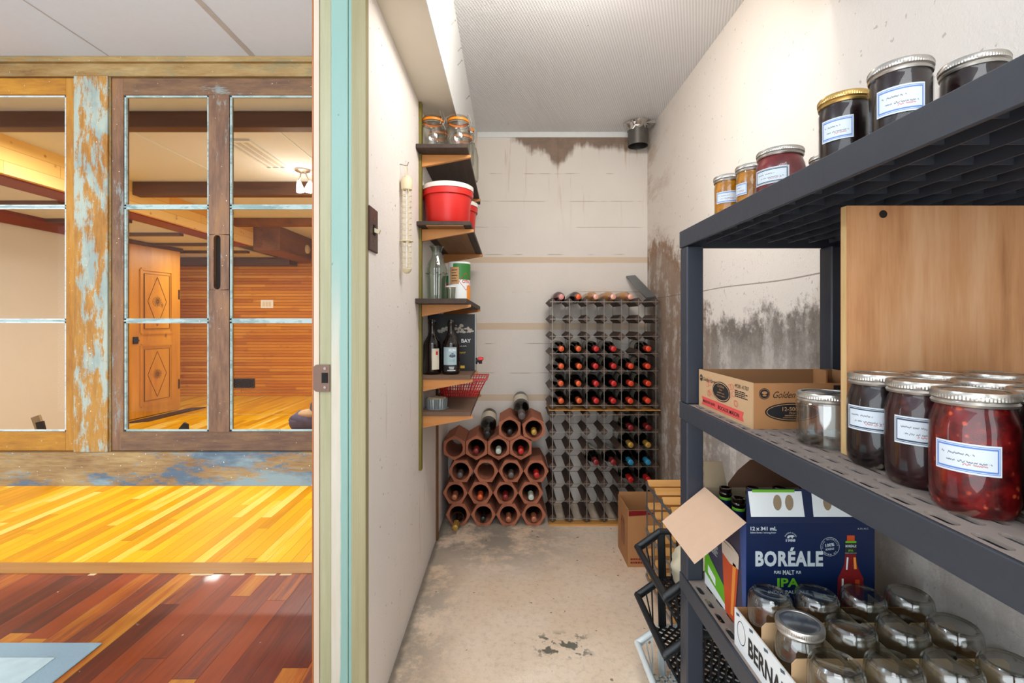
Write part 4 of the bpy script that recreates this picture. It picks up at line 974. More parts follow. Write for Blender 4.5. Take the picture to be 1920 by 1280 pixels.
# boxed wine
bx = thing('wine_box', 'black boxed wine carton with red tap behind the brown bottles', 'carton', (-0.374, 2.17, 0.896))
MB().box(0.0, 0.212, 0, 0.10, 0, 0.262).build('carton', 'black_print', bx, bevel=0.001)
MB().box(0.2122, 0.2135, 0.001, 0.099, 0, 0.262).build('pale_side', 'grey_print', bx)
fx, fz = (1, 0, 0), (0, 0, 1)
text('BAY', (0.150, 0, 0.130), fx, fz, 0.017, 0.043, 'white_print', bx, bold=0.01)
text('AUSTRALIA', (0.075, 0, 0.112), fx, fz, 0.005, 0.10, 'white_print', bx)
text('CHARDONNAY', (0.07, 0, 0.080), fx, fz, 0.008, 0.10, 'yellow_print', bx)
random.seed(3); sm = MB()
for k in range(60):
    u = random.uniform(-0.085, 0.075); hh = 0.045*max(0.1, 1-abs(u)/0.10)*random.random()
    p = ellipse_pts(random.uniform(0.003, 0.010), random.uniform(0.002, 0.007), 7, 0.125+u, 0.178+hh, random.random())
    sm.prism(p, (0, -0.0003-k*0.00001, 0), fx, fz, (0, -1, 0), 0.00005)
sm.build('smoke_picture', 'smoke_print', bx)
MB().box(0.145, 0.165, -0.0006, -0.0002, 0.012, 0.024).build('yellow_square', 'yellow_print', bx)
tp = MB().cyl((0.2137, 0.03, 0.043), (0.222, 0.03, 0.043), 0.015, seg=20).cyl((0.222, 0.03, 0.043), (0.236, 0.03, 0.043), 0.007, seg=12).cyl((0.236, 0.03, 0.030), (0.236, 0.03, 0.045), 0.008, seg=12)
tp.build('tap', 'black_metal', bx, True); MB().box(0.225, 0.250, 0.020, 0.040, 0.0455, 0.062).build('tap_lever', 'red_plastic', bx, bevel=0.003)
# red basket on the lowest shelf
rb = thing('red_basket', 'red plastic basket at the far end of the lowest wall shelf', 'basket', (-0.365, 2.36, 0.7415))
def tap_wall(mb, x0, x1, y0, y1, X0, X1, Y0, Y1, z0, z1):
    lo = [(x0, y0, z0), (x1, y0, z0), (x1, y1, z0), (x0, y1, z0)]; hi = [(X0, Y0, z1), (X1, Y0, z1), (X1, Y1, z1), (X0, Y1, z1)]
    return lo, hi
lo, hi = tap_wall(None, 0.02, 0.20, 0.02, 0.22, 0, 0.245, 0, 0.24, 0.002, 0.088)
sd = MB()
for i in range(4):
    a0, a1 = Vector(lo[i]), Vector(lo[(i+1) % 4]); b0, b1 = Vector(hi[i]), Vector(hi[(i+1) % 4]); n = 16
    for k in range(n+1): sd.bar(a0.lerp(a1, k/n), b0.lerp(b1, k/n), 0.004, 0.0025, (0, 0, 1))
    for r in range(6): sd.bar(a0.lerp(b0, r/5*0.9), a1.lerp(b1, r/5*0.9), 0.003, 0.004)
sd.build('lattice_side', 'red_plastic', rb)
MB().box(0.02, 0.20, 0.02, 0.22, 0, 0.003).build('base', 'red_plastic', rb)
rm = MB()
for i in range(4): rm.bar(hi[i], hi[(i+1) % 4], 0.012, 0.006)
rm.build('rim', 'red_plastic', rb)
# fluted tin
ft = thing('fluted_tin', 'small fluted metal tin filled with pale crumbly wax on the lowest shelf', 'tin', (-0.322, 2.07, 0.741))
MB().lathe([(0, 0.001), (0.050, 0.0), (0.052, 0.002), (0.047, 0.003), (0.044, 0.004), (0.047, 0.046), (0.045, 0.046), (0.042, 0.006), (0, 0.006)], 96, fl=24, amp=0.03).build('fluted_cup', 'tin', ft, True)
cr = MB().lathe([(0, 0.050), (0.015, 0.049), (0.030, 0.050), (0.040, 0.046), (0.044, 0.040), (0.041, 0.030)], 32)
for v in cr.bm.verts: v.co.z += random.uniform(-0.002, 0.003)
cr.build('wax', 'crumb', ft, True)

# ================================================================ BACK: duct, racks, clay tiles, bottles
du = thing('duct_pipe', 'short galvanised vent pipe hanging from the ceiling in the right corner', 'duct', (0.756, 2.77, 0))
MB().lathe([(0.0575, 2.157), (0.059, 2.157), (0.059, 2.278), (0.0575, 2.278), (0.0575, 2.157)], 36).build('pipe', 'duct', du, True)
MB().lathe([(0.0, 2.24), (0.057, 2.24)], 36).build('pipe_inside', 'black_hole', du)
tpn = MB().lathe([(0.0595, 2.245), (0.061, 2.262), (0.074, 2.280), (0.082, 2.288)], 40)
for v in tpn.bm.verts: v.co += Vector((random.uniform(-0.004, 0.004), random.uniform(-0.004, 0.004), random.uniform(-0.003, 0.001)))
tpn.build('foil_tape', 'foil', du)
fo = MB()
for k in range(3):
    vs = [fo.bm.verts.new((0.03+0.05*u+random.uniform(-.004, .004), -0.065+0.02*k+random.uniform(-.004, .004), 2.265+0.018*v+random.uniform(-.003, .003))) for u in range(2) for v in range(2)]
    fo.face([vs[0], vs[2], vs[3], vs[1]])
fo.build('foil_tape', 'foil', du)

P = 0.0955; RX0 = 0.2355; RY0 = 2.60; RDEP = 0.21; HD = 0.0235
def rack(name, label, origin, nx, nz, dirx, diry, wmat, mmat, group=None, hd=HD, sw=0.0035):
    """grid of diamond wooden bars (along diry) tied by flat metal straps; nx, nz nodes"""
    t = thing(name, label, 'wine rack', origin, group=group)
    dx, dy = Vector(dirx), Vector(diry)
    for i in range(nx):
        for k in range(nz):
            c = dx*(i*P)+Vector((0, 0, k*P)); mb = MB()
            v0 = mb.verts([c+dx*(hd*a)+Vector((0, 0, hd*b)) for a, b in ((-1, 0), (0, -1), (1, 0), (0, 1))])
            v1 = mb.verts([v.co+dy*RDEP for v in v0])
            mb.face(v0[::-1]); mb.face(v1)
            for q in range(4): mb.face([v0[q], v0[(q+1) % 4], v1[(q+1) % 4], v1[q]])
            mb.build('wooden_bar', wmat, t)
    for yy in (-0.0012, RDEP+0.0012):
        for i in range(nx):
            a = dx*(i*P)+dy*yy; MB().bar(a+Vector((0, 0, -hd*0.6)), a+Vector((0, 0, (nz-1)*P+hd*0.6)), sw, 0.002, dy).build('metal_strap', mmat, t)
        for k in range(nz):
            a = dy*(yy*1.0 + (-0.002 if yy < 0 else 0.002))+Vector((0, 0, k*P)); MB().bar(a-dx*hd*0.6, a+dx*((nx-1)*P+hd*0.6), 0.002, sw).build('metal_strap', mmat, t)
    return t
ZL, ZU = 0.0336, 0.6582
rk1 = rack('wine_rack', 'lower dark wood and metal wine rack, mostly empty', (RX0, RY0, ZL), 7, 7, (1, 0, 0), (0, 1, 0), 'rack_wood', 'rack_metal')
rk2 = rack('wine_rack', 'upper dark wood and metal wine rack filled with red-capped bottles', (RX0, RY0, ZU), 7, 7, (1, 0, 0), (0, 1, 0), 'rack_wood', 'rack_metal')
tag(MB().box(0.215, 0.832, 2.575, 2.635, 0.0, 0.0095).build('floor_board', 'pine', bevel=0.001), 'thin pine board on the floor under the lower black rack', 'board')
tag(MB().box(0.215, 0.832, 2.585, 2.82, 0.6305, 0.6342).build('spacer_board', 'pine', bevel=0.001), 'thin pine board between the two stacked wine racks', 'board')
lb = MB().bar((0.800, 2.66, 1.2565), (0.742, 2.885, 1.40), 0.06, 0.010, (0, -0.5, 1))
tag(lb.build('metal_slat', 'galv'), 'grey slat leaning in the corner on top of the wine rack', 'slat')

def make_bottle(glass='bottle', cap='red', label=None):
    """bottle lying along -Y from its base at the origin; burgundy shape, 0.30 long"""
    t = thing('wine_bottle', 'x', 'bottle')
    MB().lathe([(0, 0.010), (0.020, 0.004), (0.030, 0.0), (0.0358, 0.005), (0.0363, 0.02), (0.0363, 0.165), (0.034, 0.185), (0.026, 0.207), (0.017, 0.225), (0.0140, 0.245), (0.0136, 0.290), (0.0, 0.291)], 28, 'y').build('glass', M[glass], t, True)
    MB().lathe([(0.0150, 0.236), (0.0150, 0.272), (0.0160, 0.275), (0.0160, 0.283), (0.0150, 0.286), (0.0150, 0.300), (0.0125, 0.302), (0.0, 0.3015)], 22, 'y').build('capsule', CAPS[cap], t, True)
    if label:
        mb = MB(); uvl = mb.bm.loops.layers.uv.verify()
        mb.lathe([(0.0366, 0.05), (0.0368, 0.052), (0.0368, 0.135), (0.0366, 0.137)], 28, 'y'); mb.build('label', M[label], t, True)
    return t
protos = {}
def bottle(loc, label, glass='bottle', cap='red', lab=True, rot=(0, 0, 0), group='wine bottles in the racks', cat='bottle'):
    key = (glass, cap, lab)
    if key not in protos:
        t = make_bottle(glass, cap, 'paper_label' if lab else None); protos[key] = t
        t.location = loc; t.rotation_euler = rot; t['label'] = label; t['group'] = group; return t
    return dup(protos[key], loc, rot, label, group)
ORD = ['first', 'second', 'third', 'fourth', 'fifth', 'sixth']
HB = 0.0276
def cell(rack_z, col, row_from_bottom): return RX0+P*(col+0.5), rack_z+P*row_from_bottom+HB
random.seed(11)
# resting on top of the upper rack
for col, (g, c, nm, lab) in enumerate((('ruby_glass', 'pink', 'ruby bottle with pale pink cap', False), ('bottle', 'orange', 'black bottle with orange cap', False), ('rose_glass', 'rose', 'amber rose bottle with copper cap', False),
                                  ('rose_glass', 'rose', 'amber rose bottle with copper cap', False), ('rose_glass', 'rose', 'amber rose bottle with copper cap', False))):
    x, z = cell(ZU, col, 6)
    bottle((x, 2.885, z), '%s on top of the rack, %s from left' % (nm, ORD[col]), g, c, lab, group='bottles lying on top of the wine rack')
capcol = ['orange', 'orange', 'red', 'red', 'orange-red', 'orange-red']
for r, cols in ((3, (0, 1, 2, 3, 5)), (2, range(6)), (1, range(6)), (0, range(6))):
    for col in cols:
        x, z = cell(ZU, col, r); dy = random.uniform(-0.006, 0.004); rz = random.uniform(-0.01, 0.01)
        bottle((x, 2.88+dy, z), '%s-capped bottle in upper rack, %s column, %s filled row from top' % (capcol[col], ORD[col], ORD[3-r]), 'bottle', capcol[col], True, (0, 0, rz), 'wine bottles in the upper rack')
for r, col, c, lab in ((5, 4, 'dark red', True), (5, 5, 'dark red', True), (4, 4, 'gold', True), (4, 5, 'gold', True), (3, 2, 'dark red', True), (3, 3, 'dark red', True), (3, 4, 'blue', False), (3, 5, 'blue', False), (2, 4, 'red', True), (2, 5, 'red', True)):
    x, z = cell(ZL, col, r)
    bottle((x, 2.88, z), '%s-capped bottle in lower rack, %s column, %s row from top' % (c, ORD[col], ORD[5-r]), 'bottle', c, lab, group='wine bottles in the lower rack')

# hexagonal clay tiles
def clay_tile(loc, rot, label, first=None):
    if first: return dup(first, loc, (0, rot, 0), label)
    t = MB(); n = 24; Ro, Ri, L = 0.0685, 0.0475, 0.26
    def hexr(a):
        k = (a % (PI/3))-PI/6; return Ro*math.cos(PI/6)/math.cos(k)
    angs = [2*PI*i/n for i in range(n)]
    o0 = t.verts([(hexr(a)*math.cos(a), 0, hexr(a)*math.sin(a)) for a in angs]); o1 = t.verts([(hexr(a)*math.cos(a), L, hexr(a)*math.sin(a)) for a in angs])
    i0 = t.verts([(Ri*math.cos(a), 0, Ri*math.sin(a)) for a in angs]); i1 = t.verts([(Ri*math.cos(a), L, Ri*math.sin(a)) for a in angs])
    for i in range(n):
        j = (i+1) % n
        t.face([o0[i], o0[j], i0[j], i0[i]]); t.face([o1[i], i1[i], i1[j], o1[j]]); t.face([o0[i], o1[i], o1[j], o0[j]]); t.face([i0[i], i0[j], i1[j], i1[i]])
    o = t.build('clay_tile', 'terra', None, True, loc, (0, rot, 0)); return tag(o, label, 'clay bottle holder', 'hexagonal clay bottle holders')
TY = 2.583; rowsT = [
 [(252, 1068, 0), (467, 1063, 0), (680, 1063, 0), (895, 1063, 0)],
 [(228, 885, 0), (445, 873, 0), (655, 873, 0), (868, 873, 0)],
 [(268, 690, 2), (492, 688, 0), (702, 688, 0), (915, 685, 2)],
 [(212, 512, 20), (412, 505, 26), (604, 505, 30), (808, 508, 28)],
 [(705, 352, 30), (930, 358, 12)]]
capT = [['gold', 'black', 'copper', 'copper'], ['copper', 'orange', 'dark red', 'white'], ['grey', None, 'grey', 'red'], [None, 'dark red', 'white', 'red'], ['black', 'gold']]
rname = ['bottom row', 'second row up', 'third row up', 'fourth row up', 'top row']
pos_ = ['leftmost', 'second from left', 'second from right', 'rightmost']
first = None; zrow = [0.0597, 0.1793, 0.2989, 0.4185, 0.5385]; tiles = {}
for ri, row in enumerate(rowsT):
    for ci, (cx0, cy0, rd) in enumerate(row):
        px = cx0/4.415+800; py = cy0/4.415+720
        x = (px-956)*TY/880; z = CAMZ-(py-600)*TY/880
        if ri < 3: z = zrow[ri]
        tiles[(ri, ci)] = [x, z, math.radians(rd)]
# keep neighbours in a row just touching
for ri in range(3):
    xs = [tiles[(ri, c)][0] for c in range(4)]; m = sum(xs)/4
    for c in range(4): tiles[(ri, c)][0] = m+(c-1.5)*0.1385; tiles[(ri, c)][2] = 0
tiles[(3, 0)][1] = 0.427; tiles[(3, 1)][1] = 0.4285; tiles[(3, 2)][1] = 0.4285; tiles[(3, 3)][1] = 0.4285
for c in range(4): tiles[(3, c)][0] = tiles[(3, 1)][0]+(c-1)*0.122; tiles[(3, c)][2] = math.radians(30)
tiles[(4, 0)][0] = (tiles[(3, 2)][0]+tiles[(3, 3)][0])/2; tiles[(4, 1)][0] = tiles[(4, 0)][0]+0.132
tiles[(4, 0)][1] = 0.533; tiles[(4, 1)][1] = 0.531; tiles[(4, 0)][2] = math.radians(30); tiles[(4, 1)][2] = math.radians(24)
for (ri, ci), (x, z, rt) in tiles.items():
    n = len(rowsT[ri]); pn = pos_[ci] if n == 4 else ('left', 'right')[ci]
    c = capT[ri][ci]; lab = 'terracotta hexagonal bottle holder, %s of the %s, %s' % (pn, rname[ri], 'empty' if c is None else 'with a bottle')
    o = clay_tile((x, TY, z), rt, lab, first); first = first or o
    if c:
        y0 = 2.84-(0.10 if (ri, ci) == (0, 0) else 0.0)
        bottle((x, y0, z-0.0475+0.0372+0.002), '%s-capped bottle inside the clay holder, %s of the %s' % (c, pn, rname[ri]), 'bottle', c, False, (math.radians(0.0), 0, 0), 'bottles in the clay holders')
for (x, z, c, nm) in (((tiles[(3, 1)][0]+tiles[(3, 2)][0])/2, tiles[(3, 1)][1]+0.128, 'black', 'dark bottle with white label resting in the groove above the left clay holders'),
                      ((tiles[(4, 0)][0]+tiles[(4, 1)][0])/2, tiles[(4, 0)][1]+0.124, 'grey', 'dark bottle with white label resting on top of the two highest clay holders')):
    o = bottle((x, 2.84, z), nm, 'bottle', c, True, (0.16, 0, 0), 'bottles resting on the clay holders'); o.scale = (1.25, 1.0, 1.25)

# carton on the floor
cb = thing('cardboard_carton', 'open brown cardboard carton on the floor by the right wall', 'carton', (0.540, 2.148, 0))
w_, d_, h_ = 0.27, 0.195, 0.263
MB().box(0, 0.004, 0, d_, 0, h_).box(w_-0.004, w_, 0, d_, 0, h_).box(0.004, w_-0.004, 0, 0.004, 0, h_-0.006).box(0.004, w_-0.004, d_-0.004, d_, 0, h_+0.012).box(0.004, w_-0.004, 0.004, d_-0.004, 0, 0.004).build('body', 'card', cb)
MB().prism([(0.004, h_-0.030), (w_-0.004, h_-0.012), (w_-0.004, h_-0.006), (0.004, h_-0.006)], (0, -0.0006, 0), (1, 0, 0), (0, 0, 1), (0, -1, 0), 0.0004).build('red_tape', 'maroon_print', cb)
lines(2, (0, 0.10, 0.07), (0, 0, 1), (0, 1, 0), 0.13, 0.022, 'maroon_print', cb, seed=4)
lines(2, (0.012, 0, 0.032), (1, 0, 0), (0, 0, 1), 0.075, 0.009, 'maroon_print', cb, seed=6)
# pine rack standing against the right wall
pr = rack('wine_rack', 'light pine and galvanised metal wine rack against the right wall', (0.575, 1.58, 0.060), 5, 5, (0, 1, 0), (1, 0, 0), 'pine', 'galv', hd=0.0212, sw=0.013)

# stacking baskets
def bin_(mat, loc, label, first=None):
    t = thing('stacking_basket', label, 'basket', loc)
    w, l, h, hs = 0.34, 0.28, 0.095, 0.145; xi = 0.05      # front lip low, side walls higher, base inset
    bs = MB(); x0, x1, y0, y1 = xi, w-0.02, 0.02, l-0.02
    for k in range(-9, 16):
        for sg in (1, -1):
            a = Vector((x0+k*0.026, y0 if sg > 0 else y1, 0.003)); b = Vector((x0+k*0.026+(y1-y0), y1 if sg > 0 else y0, 0.003))
            # clip to base rectangle
            d = b-a; t0 = max(0, (x0-a.x)/d.x); t1 = min(1, (x1-a.x)/d.x)
            if t1 > t0+0.02: bs.bar(a+d*t0, a+d*t1, 0.005, 0.005)
    bs.build('lattice_base', mat, t)
    fr = MB()
    for k in range(17): y = 0.02+(l-0.04)*k/16; fr.bar((0.004, y, h-0.008), (xi, y, 0.003), 0.006, 0.006, (1, 0, 0))
    fr.hexa([(0.016, 0.008, h-0.040), (0.021, 0.008, h-0.040), (0.021, l-0.008, h-0.040), (0.016, l-0.008, h-0.040), (-0.001, 0.008, h), (0.008, 0.008, h), (0.008, l-0.008, h), (-0.001, l-0.008, h)])
    fr.build('slatted_front', mat, t)
    for yy, yb_ in ((0.006, 0.02), (l-0.006, l-0.02)):
        sd = MB()
        for k in range(15):
            x = 0.03+(w-0.06)*k/14; zt = h+(hs-h)*min(1, x/0.075)
            sd.bar((x, yy, zt-0.005), (max(x, xi), yb_, 0.003), 0.004, 0.004, (0, 1, 0))
        sd.build('slatted_side', mat, t)
    bk = MB()
    for k in range(13): y = 0.02+(l-0.04)*k/12; bk.bar((w-0.004, y, hs-0.005), (w-0.02, y, 0.003), 0.004, 0.004, (1, 0, 0))
    bk.build('slatted_back', mat, t)
    rm = MB(); rp = [(0.004, 0.006, h), (0.004, l-0.006, h), (0.075, l-0.006, hs), (w-0.004, l-0.006, hs), (w-0.004, 0.006, hs), (0.075, 0.006, hs)]
    for a, b in zip(rp, rp[1:]+rp[:1]): rm.cyl(a, b, 0.0095, seg=12)
    for a in rp: rm.lathe([(0, -0.0103), (0.0072, -0.0072), (0.0103, 0), (0.0072, 0.0072), (0, 0.0103)], 12, o=a)
    for a, b in ((0, 1), (5, 0), (1, 2)):
        pa, pb = Vector(rp[a]), Vector(rp[b]); rm.bar(pa-Vector((0, 0, 0.009)), pb-Vector((0, 0, 0.009)), 0.004, 0.016)
    rm.build('rim', mat, t, True)
    for yy in (0.008, l-0.008):
        for x in (0.078, w-0.012): MB().bar((x, yy, hs-0.004), (x, 0.02 if yy < 0.1 else l-0.02, 0.002), 0.016, 0.010, (0, 1, 0)).build('corner_post', mat, t)
    return t
bin_('basket_white', (0.405, 1.232, 0.0), 'white plastic stacking basket, lowest of the stack behind the shelf post')
bin_('basket_black', (0.405, 1.232, 0.1535), 'black plastic stacking basket in the middle of the stack')
bin_('basket_black', (0.405, 1.232, 0.307), 'black plastic stacking basket on top of the stack')
b = MB(); r0 = bmesh.ops.create_icosphere(b.bm, subdivisions=4, radius=1.0)
for v in r0['verts']:
    n = 1+0.07*math.sin(v.co.x*6+v.co.z*3)*math.cos(v.co.y*7+v.co.z*5)+0.03*math.sin(v.co.z*14)
    v.co = Vector((v.co.x*0.10*n, v.co.y*0.095*n, 0.088+v.co.z*0.086*n))
tag(b.build('cloth_bag', 'cloth_bag', None, True, loc=(0.575, 1.372, 0.3135)), 'lumpy cream bag inside the top black basket', 'bag')

# ================================================================ RESIN SHELVING UNIT
XF, XB, Y0, Y1 = 0.433, 0.832, 0.25, 1.199
LV = (0.057, 0.49, 0.923, 1.3548)
su = thing('shelving_unit', 'dark grey plastic four-tier shelving unit along the right wall', 'shelving unit', (0, 0, 0))
def slab(z):
    top = z; p = MB()
    nx, ny = 15, 18; px, py = (XB-XF-0.012)/nx, (Y1-Y0-0.016)/ny
    x00, y00 = XF+0.006, Y0+0.008; t = 0.004
    hx, hy = 0.0062, 0.0185
    # hole outline: rounded oblong with 12 points
    def hole(cx, cy):
        pts = []
        for k in range(6): a = -PI/2-PI/2+PI*k/5; pts.append((cx+hx*math.cos(a), cy-hy+hx+hx*math.sin(a)))
        for k in range(6): a = PI*k/5; pts.append((cx+hx*math.cos(a), cy+hy-hx+hx*math.sin(a)))
        return pts
    for i in range(nx):
        for j in range(ny):
            xa, xb, ya, yb = x00+i*px, x00+(i+1)*px, y00+j*py, y00+(j+1)*py
            if (i < 2 or i > nx-3) and (j < 1 or j > ny-2):
                p.box(xa, xb, ya, yb, top-t, top); continue
            cx, cy = (xa+xb)/2, (ya+yb)/2; h = hole(cx, cy)
            out = [(xa, ya)]*0
            def edge(q):
                dx, dy = q[0]-cx, q[1]-cy
                s = min((px/2)/abs(dx) if abs(dx) > 1e-9 else 9e9, (py/2)/abs(dy) if abs(dy) > 1e-9 else 9e9)
                return (cx+dx*s, cy+dy*s)
            o = [edge(q) for q in h]
            # add the rectangle corners by snapping the nearest outline point
            for crn in ((xa, ya), (xb, ya), (xb, yb), (xa, yb)):
                m = min(range(12), key=lambda q: (o[q][0]-crn[0])**2+(o[q][1]-crn[1])**2); o[m] = crn
            vi = p.verts([(a, b, top) for a, b in h]); vo = p.verts([(a, b, top) for a, b in o])
            wi = p.verts([(a, b, top-t) for a, b in h]); wo = p.verts([(a, b, top-t) for a, b in o])
            for q in range(12):
                r = (q+1) % 12
                p.face([vo[q], vo[r], vi[r], vi[q]]); p.face([wo[q], wi[q], wi[r], wo[r]]); p.face([vi[q], vi[r], wi[r], wi[q]])
    s = p.build('shelf_deck', 'deck', su, norm=True)
    rim = MB(); h = 0.042
    rim.box(XF, XF+0.006, Y0, Y1, z-h, z); rim.box(XB-0.006, XB, Y0, Y1, z-h, z); rim.box(XF+0.006, XB-0.006, Y0, Y0+0.008, z-h, z); rim.box(XF+0.006, XB-0.006, Y1-0.008, Y1, z-h, z)
    rim.build('rim', 'plastic_grey', s, bevel=0.0012)
    rib = MB()
    for k in range(1, 8): x = XF+(XB-XF)*k/8; rib.box(x-0.0012, x+0.0012, Y0+0.05, Y1-0.05, z-0.036, z-t)
    for k in range(1, 14): y = Y0+(Y1-Y0)*k/14; rib.box(XF+0.006, XB-0.006, y-0.001, y+0.001, z-0.030, z-t)
    rib.build('ribs', 'plastic_grey', s)
for z in LV: slab(z)
for zi, (za, zb) in enumerate(((0, LV[0]-0.042), (LV[0], LV[1]-0.042), (LV[1], LV[2]-0.042), (LV[2], LV[3]-0.042))):
    for x in (XF+0.0015, XB-0.0425):
        for y in (Y0+0.001, Y1-0.047): MB().box(x, x+0.041, y, y+0.046, za+0.0002, zb-0.0002).build('post', 'plastic_post', su, bevel=0.003)

# plywood divider
py_ = thing('plywood_sheet', 'upright plywood sheet standing across the middle shelf', 'plywood', (0.5155, 0.7175, LV[2]))
MB().box(0.0, 0.314, 0.0015, 0.0125, 0.0005, 0.382).build('core', 'ply_edge', py_)
MB().box(0.0, 0.314, 0.0, 0.0015, 0.0005, 0.382).build('face_veneer', 'ply', py_)
MB().box(0.0, 0.314, 0.0125, 0.014, 0.0005, 0.382).build('face_veneer', 'ply', py_)
MB().cyl((0.055, 0.0002, 0.369), (0.055, -0.0008, 0.369), 0.006, seg=14).build('knot', 'dark_slot', py_)

# ---------------------------------------------------------------- mason jars
def lid(t, r, z, h=0.0155, band='silver_lid', ribs=72):
    mb = MB(); prof = [(r-0.004, z), (r-0.0012, z+0.0005), (r-0.0002, z+0.003), (r-0.0018, z+0.0055), (r, z+0.0075), (r, z+0.0125), (r-0.0012, z+h), (r-0.006, z+h), (r-0.0065, z+h-0.001)]
    mb.lathe(prof, ribs*2)
    for v in mb.bm.verts:
        zz = v.co.z-z
        if 0.007 < zz < 0.0135:
            a = math.atan2(v.co.y, v.co.x); s = 1+0.010*(1 if int(round(a/(2*PI)*ribs*2)) % 2 else -1); v.co.x *= s; v.co.y *= s
    b = mb.build('lid_band', band, t, True)
    MB().lathe([(r-0.0064, z+h-0.0012), (r-0.010, z+h-0.0016), (r-0.012, z+h-0.0006), (0, z+h-0.0008)], 48).build('lid_disc', 'disc', t, True)
MASON = lambda r, rn, h: [(0, 0.004), (r*0.70, 0.003), (r*0.84, 0.0), (r*0.93, 0.005), (r*0.985, 0.016), (r, 0.035), (r*1.0, h*0.60), (r*0.99, h*0.69), (r*0.95, h*0.76), (rn*1.02, h*0.845), (rn, h*0.86), (rn, h*0.885)]
STRAIGHT = lambda r, rn, h: [(0, 0.004), (r*0.80, 0.0), (r*0.93, 0.002), (r*0.97, 0.010), (r*0.985, h*0.5), (r*0.995, h*0.80), (rn*1.03, h*0.84), (rn*1.03, h*0.88)]
def jam_jar(loc, label, r=0.0385, rl=0.0362, h=0.131, fill='jam_plum', lab='label_plum', ang=(-2.9, -1.75), lz=(0.40, 0.66), shape=MASON, band='silver_lid', rot=0, level=1.0, cat='jar', group=None):
    t = thing('preserve_jar', label, 'jar', loc, (0, 0, rot), group)
    prof = shape(r, rl-0.0035, h)
    MB().lathe(prof, 48).build('glass', 'glass_jam', t, True)
    top = prof[-1][1]*level; inner = [(max(0, a-0.0012), b+0.0008) for a, b in prof if b <= top]
    inner.append((0, inner[-1][1]))
    MB().lathe(inner, 48).build('preserve', fill, t, True)
    lid(t, rl, h-0.0155, band=band)
    if lab: MB().patch(r+0.0003, h*lz[0], h*lz[1], ang[0], ang[1], 18).build('paper_label', lab, t, True)
    # a darker threaded neck line
    MB().lathe([(rl-0.004, prof[-1][1]-0.002), (rl-0.001, prof[-1][1]-0.0005), (rl-0.004, prof[-1][1]+0.001)], 40).build('neck_ring', 'glass', t, True)
    return t
zm = LV[2]
jam_jar((0.528, 0.672, zm), 'plum preserve jar with navy-bordered label, farthest of the front row', fill='jam_dark', lab='label_navy', ang=(-3.3, -1.85))
jam_jar((0.521, 0.594, zm), 'plum preserve jar with red underlined label, middle of the front row', fill='jam_plum', lab='label_plum', ang=(-3.0, -1.62), lz=(0.42, 0.68))
jam_jar((0.507, 0.513, zm), 'large red berry jam jar with blue-bordered label at the shelf edge', fill='jam_red', lab='label_blue', ang=(-3.2, -1.80), lz=(0.36, 0.60))
jam_jar((0.5405, 0.440, zm), 'dark preserve jar cut off by the right edge of the photo', fill='jam_dark', lab='label_blue', ang=(-3.1, -1.6))
for (x, y), nm in (((0.612, 0.672), 'plum jar in the second row, beside the plywood sheet'), ((0.604, 0.592), 'plum jar in the second row, between the plywood and the berry jam'), ((0.592, 0.5125), 'dark jar in the second row right behind the berry jam'),
                   ((0.698, 0.672), 'plum jar in the back row, beside the plywood sheet'), ((0.690, 0.590), 'plum jar in the middle of the back row')):
    jam_jar((x, y, zm), nm, fill='jam_plum' if 'plum' in nm else 'jam_dark', lab=None, group='preserve jars behind the front row')
def empty_jar(loc, label, r, rl, h, upside=False, with_lid=True, group=None, shape=MASON, name='glass_jar'):
    t = thing(name, label, 'jar', loc, group=group)
    prof = shape(r, rl-0.0035, h)
    full = prof+[(prof[-1][0], h-(0.003 if with_lid else 0.0))]
    if upside: full = [(a, h-b) for a, b in full]
    inn = [(max(a-0.003, 0.0), min(b+0.004, h-0.001)) for a, b in prof]
    inn[0] = (0, 0.009); inn.append((prof[-1][0]-0.003, h-(0.003 if with_lid else 0.0)))
    if upside: inn = [(a, h-b) for a, b in inn]
    MB().lathe(full, 40).lathe(inn, 40).build('glass', 'glass', t, True)
    if with_lid: lid(t, rl, h-0.0155)
    if upside:
        MB().lathe([(r*0.70, h-0.0015), (r*0.80, h+0.0012), (r*0.89, h-0.003), (r*0.80, h-0.005), (r*0.70, h-0.0015)], 40).build('base_ring', 'glass_soft', t, True)
        MB().lathe([(rl-0.0035, 0.004), (rl-0.001, 0.0055), (rl-0.0035, 0.007), (rl-0.001, 0.0095), (rl-0.0035, 0.011)], 40).build('screw_thread', 'glass_soft', t, True)
    return t
empty_jar((0.5275, 0.782, zm), 'short empty mason jar with silver lid in front of the plywood edge', 0.0445, 0.0425, 0.087, shape=STRAIGHT)

# top shelf jars
zt = LV[3]
jam_jar((0.530, 1.136, zt), 'small amber preserve jar at the far end of the top shelf', 0.0335, 0.0345, 0.121, 'jam_amber', 'label_blue', (-2.9, -1.35), (0.44, 0.66), STRAIGHT)
jam_jar((0.546, 1.058, zt), 'second amber preserve jar, just right of the far one', 0.0335, 0.0345, 0.121, 'jam_amber', 'label_blue', (-3.3, -2.35), (0.44, 0.66), STRAIGHT)
jam_jar((0.557, 0.968, zt), 'wide crimson preserve jar with white label on the top shelf', 0.0465, 0.0435, 0.122, 'jam_pink', 'label_navy', (-3.2, -1.75), (0.40, 0.66), MASON)
jam_jar((0.668, 0.985, zt), 'dark jar at the back of the top shelf with only its lid showing', 0.0335, 0.0345, 0.118, 'jam_plum', None, shape=STRAIGHT)
jam_jar((0.522, 0.733, zt), 'dark jam jar with gold lid on the top shelf', 0.0345, 0.0352, 0.121, 'jam_dark', 'label_blue', (-3.1, -1.85), (0.40, 0.68), STRAIGHT, 'gold_lid')
